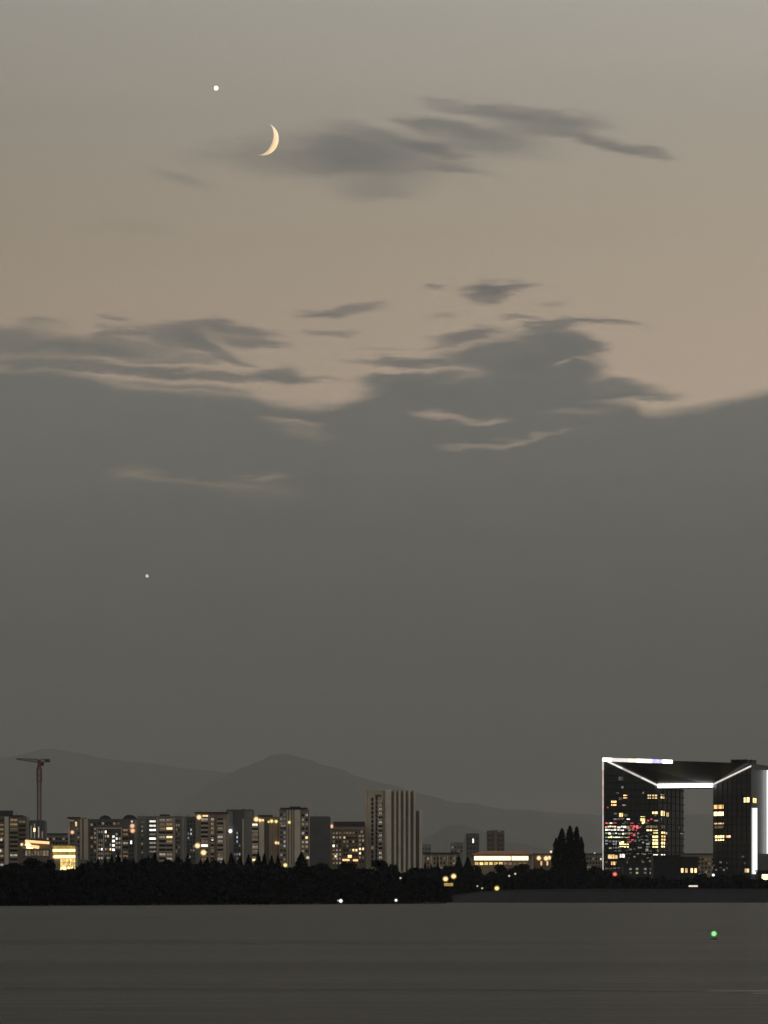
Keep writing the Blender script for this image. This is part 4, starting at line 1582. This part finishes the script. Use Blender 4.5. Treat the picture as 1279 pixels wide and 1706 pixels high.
# ------------------------------------------------------------------ dark low buildings before the gate
r, f = block("dark_building", "plain dark blocky building before the gate's passage", 1088, 1131, 1426, 1640, 16, "spandrel_dark")
for i in range(5):
    f.box("panel", "spandrel_dark", 1088.6 + i * 8.4, 1096.6 + i * 8.4, 1427, 1476, .003, .10)
f.box("roof_slab", "roof_dark", 1087, 1132, 1424.6, 1425.6, -9, .4)
r, f = block("low_building", "dark low building with four small warm windows beside the plain dark block", 1132, 1163, 1429, 1650, 14, "roof_dark")
f.box("roof_slab", "roof_dark", 1131.5, 1164, 1426.6, 1428, -9, .5)
for px in (1136, 1143, 1152, 1158.5):
    f.window("lit_warm", px - 2.1, px + 2.1, 1446, 1454, .2)
r, f = block("low_building", "low dark row building with two rows of faint greenish windows", 1038, 1087, 1440, 1700, 12, "roof_dark")
f.box("roof_slab", "spandrel_dark", 1037, 1088, 1438, 1439.2, -8, .4)
for j, py in enumerate((1447.5, 1454)):
    for i, px in enumerate((1050, 1061, 1074.5, 1084)):
        f.window("lit_green" if (i == 1 and j == 1) else ("lit_faint" if random.random() < .5 else "lit_dim_white"), px - 2.2, px + 2.2, py - 1.8, py + 1.8, .2)
r, f = block("kiosk", "yellow-green lit kiosk below the gate building's right edge", 1262, 1300, 1452, 1620, 8, "roof_dark")
f.box("roof_slab", "roof_dark", 1260, 1302, 1449.5, 1451.6, -6, 1)
f.place("window", window_mesh("lit_yellow"), 1268, 1284, 1456, 1466, .003, .3)

# ------------------------------------------------------------------ promenade wall with railing before the apartment blocks
root = thing("promenade_railing", "long pale railing on a low wall behind the left trees", "railing", (X(385, 1300), 1300, GZ))
rr = root.location
mb = MB()
xa, xb = X(285, 1300) - rr.x, X(472, 1300) - rr.x
zt = Z(1437.4, 1300) - GZ
mb.box(xa, xb, 0, .8, 0, zt - 1.7)
add("low_wall", mb.mesh("low_wall", [MATS["render_dark"]]), root)
mb = MB()
mb.box(xa, xb, .2, .5, zt - .3, zt)
add("handrail", mb.mesh("handrail", [MATS["render_grey"]]), root)
mb = MB()
mb.box(-.16, .16, .22, .48, zt - 1.7, zt - .3)
me = mb.mesh("post", [MATS["render_grey"]])
for i in range(24):
    add("post", me, root, (xa + .3 + (xb - xa - .6) * i / 23, 0, 0))


# ------------------------------------------------------------------ trees
def leaf(mb, p, s, rnd, asp=1.0):
    a = Vector((rnd.gauss(0, 1), rnd.gauss(0, 1), rnd.gauss(0, .8))).normalized()
    b = a.orthogonal().normalized()
    c = a.cross(b)
    t = rnd.uniform(0, 6.28)
    u = (b * math.cos(t) + c * math.sin(t)) * s
    w = (c * math.cos(t) - b * math.sin(t)) * s * .6
    u.z *= asp
    w.z *= asp
    p = Vector(p)
    mb.quad(p - u, p + w, p + u, p - w)


def crown_round(seed, n=2600, low=.16):
    rnd = random.Random(seed)
    mb = MB()
    lobes = []
    for i in range(15):
        t = rnd.uniform(0, 6.28)
        h = rnd.uniform(low, .92)
        prof = math.sin(math.pi * min(1, max(0, (h - low * .5) / (1.08 - low * .5)))) ** .6
        r = rnd.uniform(.05, .34) * prof
        lobes.append((r * math.cos(t), r * math.sin(t), h, rnd.uniform(.10, .19) * (.6 + .5 * prof)))
    lobes.append((0, 0, .86, .13))
    for i in range(n):
        x, y, z, R = rnd.choice(lobes)
        d = Vector((rnd.gauss(0, 1), rnd.gauss(0, 1), rnd.gauss(0, 1))).normalized() * R * rnd.uniform(.35, 1.06) ** .6
        leaf(mb, (x + d.x, y + d.y, min(1.0, max(.04, z + d.z * .9))), rnd.uniform(.024, .044), rnd, .9)
    return mb


def crown_cone(seed, n=3200, power=.8, tiers=8, low=.04):
    rnd = random.Random(seed)
    mb = MB()
    for i in range(n):
        z = rnd.uniform(low, 1)
        k = (1 - z) / (1 - low)
        saw = .80 + .30 * ((k * tiers) % 1.0)
        t = rnd.uniform(0, 6.28)
        R = .5 * k ** power * saw * (.85 + .3 * noise.noise((math.cos(t) * 1.5, math.sin(t) * 1.5, z * 5 + seed)))
        r = R * rnd.uniform(.3, 1) ** .4
        leaf(mb, (r * math.cos(t), r * math.sin(t), z - .02 * rnd.random()), rnd.uniform(.035, .075) * (.45 + .6 * k), rnd, .40)
    return mb


def crown_spire(seed, n=5200):
    rnd = random.Random(seed)
    mb = MB()
    for i in range(n):
        z = rnd.uniform(.05, 1)
        k = min(1.0, (1 - z) * 1.25 + .01) ** .62
        t = rnd.uniform(0, 6.28)
        R = .55 * k * (.88 + .8 * noise.noise((math.cos(t) * 1.6, math.sin(t) * 1.6, z * 9 + seed)))
        r = R * rnd.uniform(.25, 1) ** .4
        leaf(mb, (r * math.cos(t), r * math.sin(t), z), rnd.uniform(.05, .10) * (.5 + .5 * k), rnd, .22)
    return mb


def trunk_mesh(kind, seed):
    rnd = random.Random(seed + 77)
    mb = MB()
    top = .5 if kind == "round" else .93
    mb.tube((0, 0, 0), (.01, 0, top * .5), .030, .020, 7)
    mb.tube((.01, 0, top * .5), (0, .01, top), .020, .006, 6)
    for i in range(6):
        t = i * 1.05 + rnd.uniform(-.3, .3)
        z = top * rnd.uniform(.4, .95)
        L = .24 if kind == "round" else .16 * (1 - z) + .02
        mb.tube((0, 0, z), (L * math.cos(t), L * math.sin(t), z + (.22 if kind == "round" else -.01)), .012, .004, 5)
    return mb


PROTO = {}
for k, n_ in (("round", 4), ("cone", 3), ("spire", 3)):
    for i in range(n_):
        cm = {"round": crown_round, "cone": crown_cone, "spire": crown_spire}[k](100 + i * 7)
        mt = {"round": ("leaf_dark", "leaf_mid")[i % 2], "cone": "needle", "spire": "needle"}[k]
        PROTO[k, i] = (cm.mesh("crown_" + k, [MATS[mt]]), trunk_mesh(k, i).mesh("trunk_" + k, [MATS["bark"]]))
_tc = 0


def tree(px, ptop, wpx, kind, Y, zb, label, group=None, name=None):
    global _tc
    _tc += 1
    n_ = {"round": 4, "cone": 3, "spire": 3}[kind]
    cr, tk = PROTO[kind, _tc % n_]
    H = Z(ptop, Y) - zb
    W = wpx * K * Y
    nm = name or {"round": "broadleaf_tree", "cone": "conifer_tree", "spire": "spire_tree"}[kind]
    root = thing(nm, label, "tree", (X(px, Y), Y, zb), group)
    rz = random.uniform(0, 6.28)
    add("crown", cr, root, (0, 0, 0), rz, (W, W, H))
    add("trunk", tk, root, (0, 0, 0), rz, (max(W * .8, H * .4), max(W * .8, H * .4), H))


G_SPIKE = "pointed conifers in the jagged treeline before the white-windowed blocks"
G_RAIL = "small conifers along the pale railing"
SPIT = [  # px, top, width, kind, label, group
    (-20, 1440, 81, "round", "black broadleaf tree cut by the picture's left edge", None),
    (18, 1437, 62, "round", "rounded black tree below the brown block's pale pier", None),
    (50, 1427, 84, "round", "broad domed black tree below the orange eave lights", None),
    (84, 1433, 54, "round", "rounded black tree just left of the golden shopping hall", None),
    (108, 1452, 54, "round", "low black tree below the golden shopping hall's bright front", None),
    (136, 1437, 46, "round", "rounded black tree just right of the golden shopping hall", None),
    (152, 1433, 50, "cone", None, G_SPIKE), (163, 1430, 38, "cone", None, G_SPIKE), (175, 1425, 34, "cone", None, G_SPIKE),
    (186, 1423, 38, "cone", None, G_SPIKE), (197, 1420, 42, "cone", None, G_SPIKE), (208, 1426, 34, "cone", None, G_SPIKE),
    (222, 1429, 42, "cone", None, G_SPIKE), (235, 1430, 38, "cone", None, G_SPIKE), (247, 1425, 38, "cone", None, G_SPIKE),
    (258, 1419, 42, "cone", None, G_SPIKE),
    (278, 1429, 43, "round", "rounded black tree below the banded balcony block", None),
    (296, 1426, 40, "round", "rounded black tree below the narrow bluish-windowed block", None),
    (313, 1422, 50, "cone", "dark conifer with a greenish lamp glowing in front", None),
    (334, 1431, 46, "cone", None, G_RAIL), (345, 1427, 42, "cone", None, G_RAIL), (356, 1430, 42, "cone", None, G_RAIL), (372, 1431, 42, "cone", None, G_RAIL),
    (385, 1420, 46, "cone", None, G_RAIL), (400, 1425, 38, "cone", None, G_RAIL), (414, 1423, 46, "cone", None, G_RAIL),
    (430, 1419, 46, "cone", None, G_RAIL), (440, 1421, 38, "cone", None, G_RAIL), (452, 1425, 42, "cone", None, G_RAIL), (463, 1423, 38, "cone", None, G_RAIL),
    (502, 1419, 71, "cone", "wide black conifer before the flat roofed tower", None),
    (532, 1439, 59, "round", "low rounded black tree below the windowless gable block", None),
    (585, 1433, 65, "round", "domed black tree below the amber lights of the brown block", None),
    (634, 1431, 68, "round", "peaked black tree below the tallest tower's left face", None),
    (652, 1438, 54, "round", "rounded black tree below the tallest tower's corner", None),
    (688, 1446, 62, "round", "low rounded black tree below the tallest tower's fins", None),
    (716, 1456, 62, "round", "low black tree near the tip of the wooded spit", None),
]
ORD = "first second third fourth fifth sixth seventh eighth ninth tenth eleventh twelfth".split()
_cnt = {}
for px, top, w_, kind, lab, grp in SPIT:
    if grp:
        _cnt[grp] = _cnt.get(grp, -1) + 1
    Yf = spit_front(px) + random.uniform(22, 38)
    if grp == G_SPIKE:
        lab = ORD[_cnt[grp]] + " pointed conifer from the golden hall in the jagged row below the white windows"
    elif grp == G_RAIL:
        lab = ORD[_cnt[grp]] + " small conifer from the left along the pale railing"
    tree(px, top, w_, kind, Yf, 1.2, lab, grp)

G_MID = "small conifers before the low beige row"
FAR = [
    (708, 1434, 24, "cone", None, G_MID), (718, 1437, 20, "cone", None, G_MID), (729, 1433, 24, "cone", None, G_MID),
    (750, 1440, 38, "round", "dark tree above the two yellow shore lamps", None),
    (764, 1424, 42, "cone", "dark conifer left of the long lit hall", None),
    (779, 1427, 55, "cone", "dark conifer overlapping the long lit hall's left end", None),
    (795, 1442, 46, "round", "rounded dark tree below the lit strip's left end", None),
    (829, 1437, 40, "round", "dark rounded tree rising just under the lit strip", None),
    (868, 1438, 76, "round", "wide dark tree under the lit strip's right half", None),
    (902, 1446, 57, "round", "dark tree below the gatehouse lamps", None),
    (926, 1396, 24, "spire", "short outer spire tree on the lamp side of the tall dark clump", None),
    (936, 1380, 30, "spire", "tall spire tree of the dark clump, nearest the lamps", None),
    (949, 1376, 30, "spire", "middle tall spire tree of the dark clump", None),
    (960, 1377, 28, "spire", "tall spire tree on the gate side of the dark clump", None),
    (968, 1394, 22, "spire", "short outer spire tree on the gate side of the dark clump", None),
    (990, 1444, 49, "round", "rounded dark tree left of the gate building's foot", None),
    (1012, 1449, 46, "round", "dark tree at the gate building's lit left corner", None),
    (1040, 1460, 54, "round", "low dark tree right of the red lamp", None),
    (1072, 1462, 54, "round", "low dark tree below the greenish windowed row", None),
    (1172, 1453, 35, "round", "dark tree in the gate's passage by the white lamp", None),
    (1200, 1457, 54, "round", "low dark tree right of the white passage lamp", None),
    (1232, 1456, 59, "round", "dark tree left of the long vertical light strip's foot", None),
    (1262, 1466, 49, "round", "low dark tree before the yellow-green kiosk", None),
]
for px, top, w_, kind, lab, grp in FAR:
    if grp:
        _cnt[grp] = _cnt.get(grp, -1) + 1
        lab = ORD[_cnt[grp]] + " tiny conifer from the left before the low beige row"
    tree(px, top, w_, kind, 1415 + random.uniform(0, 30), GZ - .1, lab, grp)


# undergrowth that reads as one dark mass along each shore
def mass(name, label, px0, px1, front, prof, depth, n, zb, mat, size):
    rnd = random.Random(5)
    mb = MB()
    for i in range(n):
        px = rnd.uniform(px0, px1)
        d = rnd.random() ** 1.3 * depth
        Y = front(px) + .8 + d
        top = prof(px) + 4 - 16 * abs(noise.noise((px * .045, d * .06, 0))) - 6 * abs(noise.noise((px * .16, d * .2, 3)))
        zt = max(.8, Z(top, Y))
        zt = min(zt, zb + 1.0 + d * 1.2)
        z = rnd.uniform(zb * .4, 1) * zt if zt > 1 else rnd.uniform(0, zt)
        z = zt * (1 - rnd.random() ** 1.4 * .98)
        leaf(mb, (X(px, Y), Y, max(.1, z)), rnd.uniform(.5, 1.2) * size, rnd)
    o = add(name, mb.mesh(name, [MATS[mat]]))
    o["kind"] = "stuff"
    o["label"] = label


def interp(pts):
    def fn(px):
        if px <= pts[0][0]:
            return pts[0][1]
        for (a, ya), (b, yb) in zip(pts[:-1], pts[1:]):
            if a <= px <= b:
                return ya + (yb - ya) * (px - a) / (b - a)
        return pts[-1][1]
    return fn


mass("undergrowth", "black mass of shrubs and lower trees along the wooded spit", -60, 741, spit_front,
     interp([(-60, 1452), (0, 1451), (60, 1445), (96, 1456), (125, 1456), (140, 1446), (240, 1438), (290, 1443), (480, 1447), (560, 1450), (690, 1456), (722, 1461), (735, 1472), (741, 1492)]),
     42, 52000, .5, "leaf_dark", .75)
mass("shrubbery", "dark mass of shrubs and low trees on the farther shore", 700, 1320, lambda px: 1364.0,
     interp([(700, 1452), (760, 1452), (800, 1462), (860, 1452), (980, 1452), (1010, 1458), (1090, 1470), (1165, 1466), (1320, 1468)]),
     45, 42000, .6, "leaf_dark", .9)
mass("bank_shrubs", "dark shrubs covering the low end of the embankment", 690, 752, lambda px: 1351.0,
     interp([(690, 1476), (740, 1480), (752, 1490)]), 12, 4000, .1, "leaf_dark", .6)


# ------------------------------------------------------------------ lamps on the shores
def street_lamp(px, py, rpx, Y, zb, mat, label, name="street_lamp"):
    z = Z(py, Y)
    r_ = rpx * K * Y
    root = thing(name, label, "lamp", (X(px, Y), Y, zb))
    h = z - zb
    mb = MB()
    mb.tube((0, .1, 0), (0, .1, max(.05, h - r_ * .7)), .09, .06, 8)
    mb.tube((0, .1, 0), (0, .1, .25), .16, .12, 8)
    add("pole", mb.mesh("pole", [MATS["iron"]]), root)
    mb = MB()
    mb.ball((0, 0, h), r_ * 1.15, 16, 10)  # larger emissive ball paints the halo round the bulb
    gl = add("halo_globe", mb.mesh("halo_globe", [MATS[mat + "_glass"]], True), root)
    mb = MB()
    mb.ball((0, -.02, h - r_ * .05), r_ * .80, 14, 9, 0, .92)
    add("bulb", mb.mesh("bulb", [MATS[mat]], True), gl)
    mb = MB()
    mb.tube((0, 0, h + r_ * 1.0), (0, 0, h + r_ * 1.25), r_ * .5, r_ * .1, 10)
    add("cap", mb.mesh("cap", [MATS["iron"]]), root)


for px, py, rp, Y, zb, m_, lab in (
        (567.5, 1500.5, 3.4, spit_front(567) - 1.2, -.2, "lamp_white", "bright white lamp at the waterline below the brown block"),
        (563, 1500, 1.4, spit_front(563) - 1.0, -.2, "lamp_faint", "tiny faint lamp beside the bright white waterline lamp"),
        (659.5, 1499.5, 2.6, spit_front(659) - 1.2, -.2, "lamp_white", "smaller bluish white lamp at the waterline below the tallest tower"),
        (667, 1462.5, 1.9, spit_front(667) + 5, .5, "lamp_faint", "small white lamp among the spit's black trees"),
        (742, 1464, 4.6, 1362, 4.0 - 1.0, "lamp_warm", "lower of the two big yellow lamps at the spit's tip"),
        (755.5, 1459.5, 4.6, 1363, 4.0 - 1.0, "lamp_warm", "upper of the two big yellow lamps at the spit's tip"),
        (827.5, 1479.5, 4.2, 1360.5, 4.4, "lamp_yellow", "single round yellow lamp on the embankment's left end"),
        (848, 1459, 1.9, 1363.5, 4.5, "lamp_faint", "tiny upright white lamp below the lit hall"),
        (858, 1455.5, 2.0, 1363.5, 4.5, "lamp_faint", "tiny pinkish lamp below the lit hall, the upper one"),
        (795, 1476, 1.5, 1362, 3.8, "lamp_faint", "faint tiny lamp left of the round yellow lamp"),
        (803, 1479.5, 1.7, 1362, 3.9, "lamp_faint", "faint small lamp nearest to the round yellow lamp"),
        (1024, 1456, 3.8, 1375, 4.0, "lamp_red", "red lamp at the foot of the gate building's left corner"),
        (1188, 1457.5, 2.6, 1366, 4.6, "lamp_white", "small white lamp in the gate building's passage"),
        (314, 1428, 3.2, 1010, 2.0, "lamp_faint", "pale greenish lamp before a dark conifer"),
        (329, 1408.5, 5.0, 2100, GZ, "lamp_warm", "upper of two big pale yellow lamps below the beige banded block"),
        (339, 1420, 5.2, 2090, GZ, "lamp_warm", "lower of two big pale yellow lamps below the beige banded block"),
        (475, 1441, 3.8, 1900, GZ, "lamp_yellow", "yellow lamp at the foot of the flat roofed tower"),
        (512.5, 1428.5, 3.0, 1900, GZ, "lamp_faint", "pale greenish lamp between the flat roofed tower and the gable block"),
):
    street_lamp(px, py, rp, Y, zb, m_, lab)

# lit glow box under the two yellow lamps, and a white light bar on the embankment
root = thing("bench_shelter", "small amber-lit shelter under the two big yellow lamps", "shelter", (X(747, 1361.5), 1361.5, 2.5))
mb = MB()
w2 = 2.2
zr = Z(1469.5, 1361.5) - 2.5
mb.box(-w2, w2, -.8, .8, zr, zr + .2)
for sx in (-1, 1):
    mb.box(sx * w2 * .95 - .08, sx * w2 * .95 + .08, -.6, -.4, 0, zr)
    mb.box(sx * w2 * .95 - .08, sx * w2 * .95 + .08, .4, .6, 0, zr)
add("roof_frame", mb.mesh("roof_frame", [MATS["iron"]]), root)
mb = MB()
mb.box(-w2 * .8, w2 * .8, .2, .3, zr - 1.5, zr - .3)
add("lit_panel", mb.mesh("lit_panel", [MATS["gold_dim"]]), root)
root = thing("light_bar", "short white light bar on the embankment below the four-windowed dark building", "lamp", (X(1154.5, 1361.3), 1361.3, 5.35))
mb = MB()
zz_ = Z(1476, 1361.3) - 5.35
mb.box(-1.75, 1.75, -.1, .1, zz_ - .32, zz_ + .32)
add("tube", mb.mesh("tube", [MATS["lamp_faint"]]), root)
mb = MB()
for sx in (-1.3, 1.3):
    mb.tube((sx, .2, 0), (sx, .2, zz_), .06, .06, 6)
add("stand", mb.mesh("stand", [MATS["iron"]]), root)

# ------------------------------------------------------------------ green buoy light on the lake
Yb = CAMZ / ((1565 - HY) * K)
root = thing("buoy", "small lake buoy with a bright green light", "buoy", (X(1189, Yb), Yb, 0))
mb = MB()
mb.tube((0, 0, -.12), (0, 0, .04), .19, .19, 14)
mb.tube((0, 0, .04), (0, 0, .07), .19, .06, 14)
mb.tube((0, 0, .06), (0, 0, .14), .03, .03, 8)
add("float", mb.mesh("float", [MATS["iron"]]), root)
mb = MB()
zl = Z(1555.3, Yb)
mb.ball((0, 0, zl), .18, 16, 10)  # emissive shell painting the green halo
lt = add("lantern_halo", mb.mesh("lantern_halo", [MATS["lamp_green_glass"]], True), root)
mb = MB()
mb.ball((0, 0, zl), .125, 14, 9)
add("bulb", mb.mesh("bulb", [MATS["lamp_green"]], True), lt)
mb = MB()
mb.tube((0, 0, zl + .15), (0, 0, zl + .19), .06, .02, 8)
add("cap", mb.mesh("cap", [MATS["iron"]]), root)
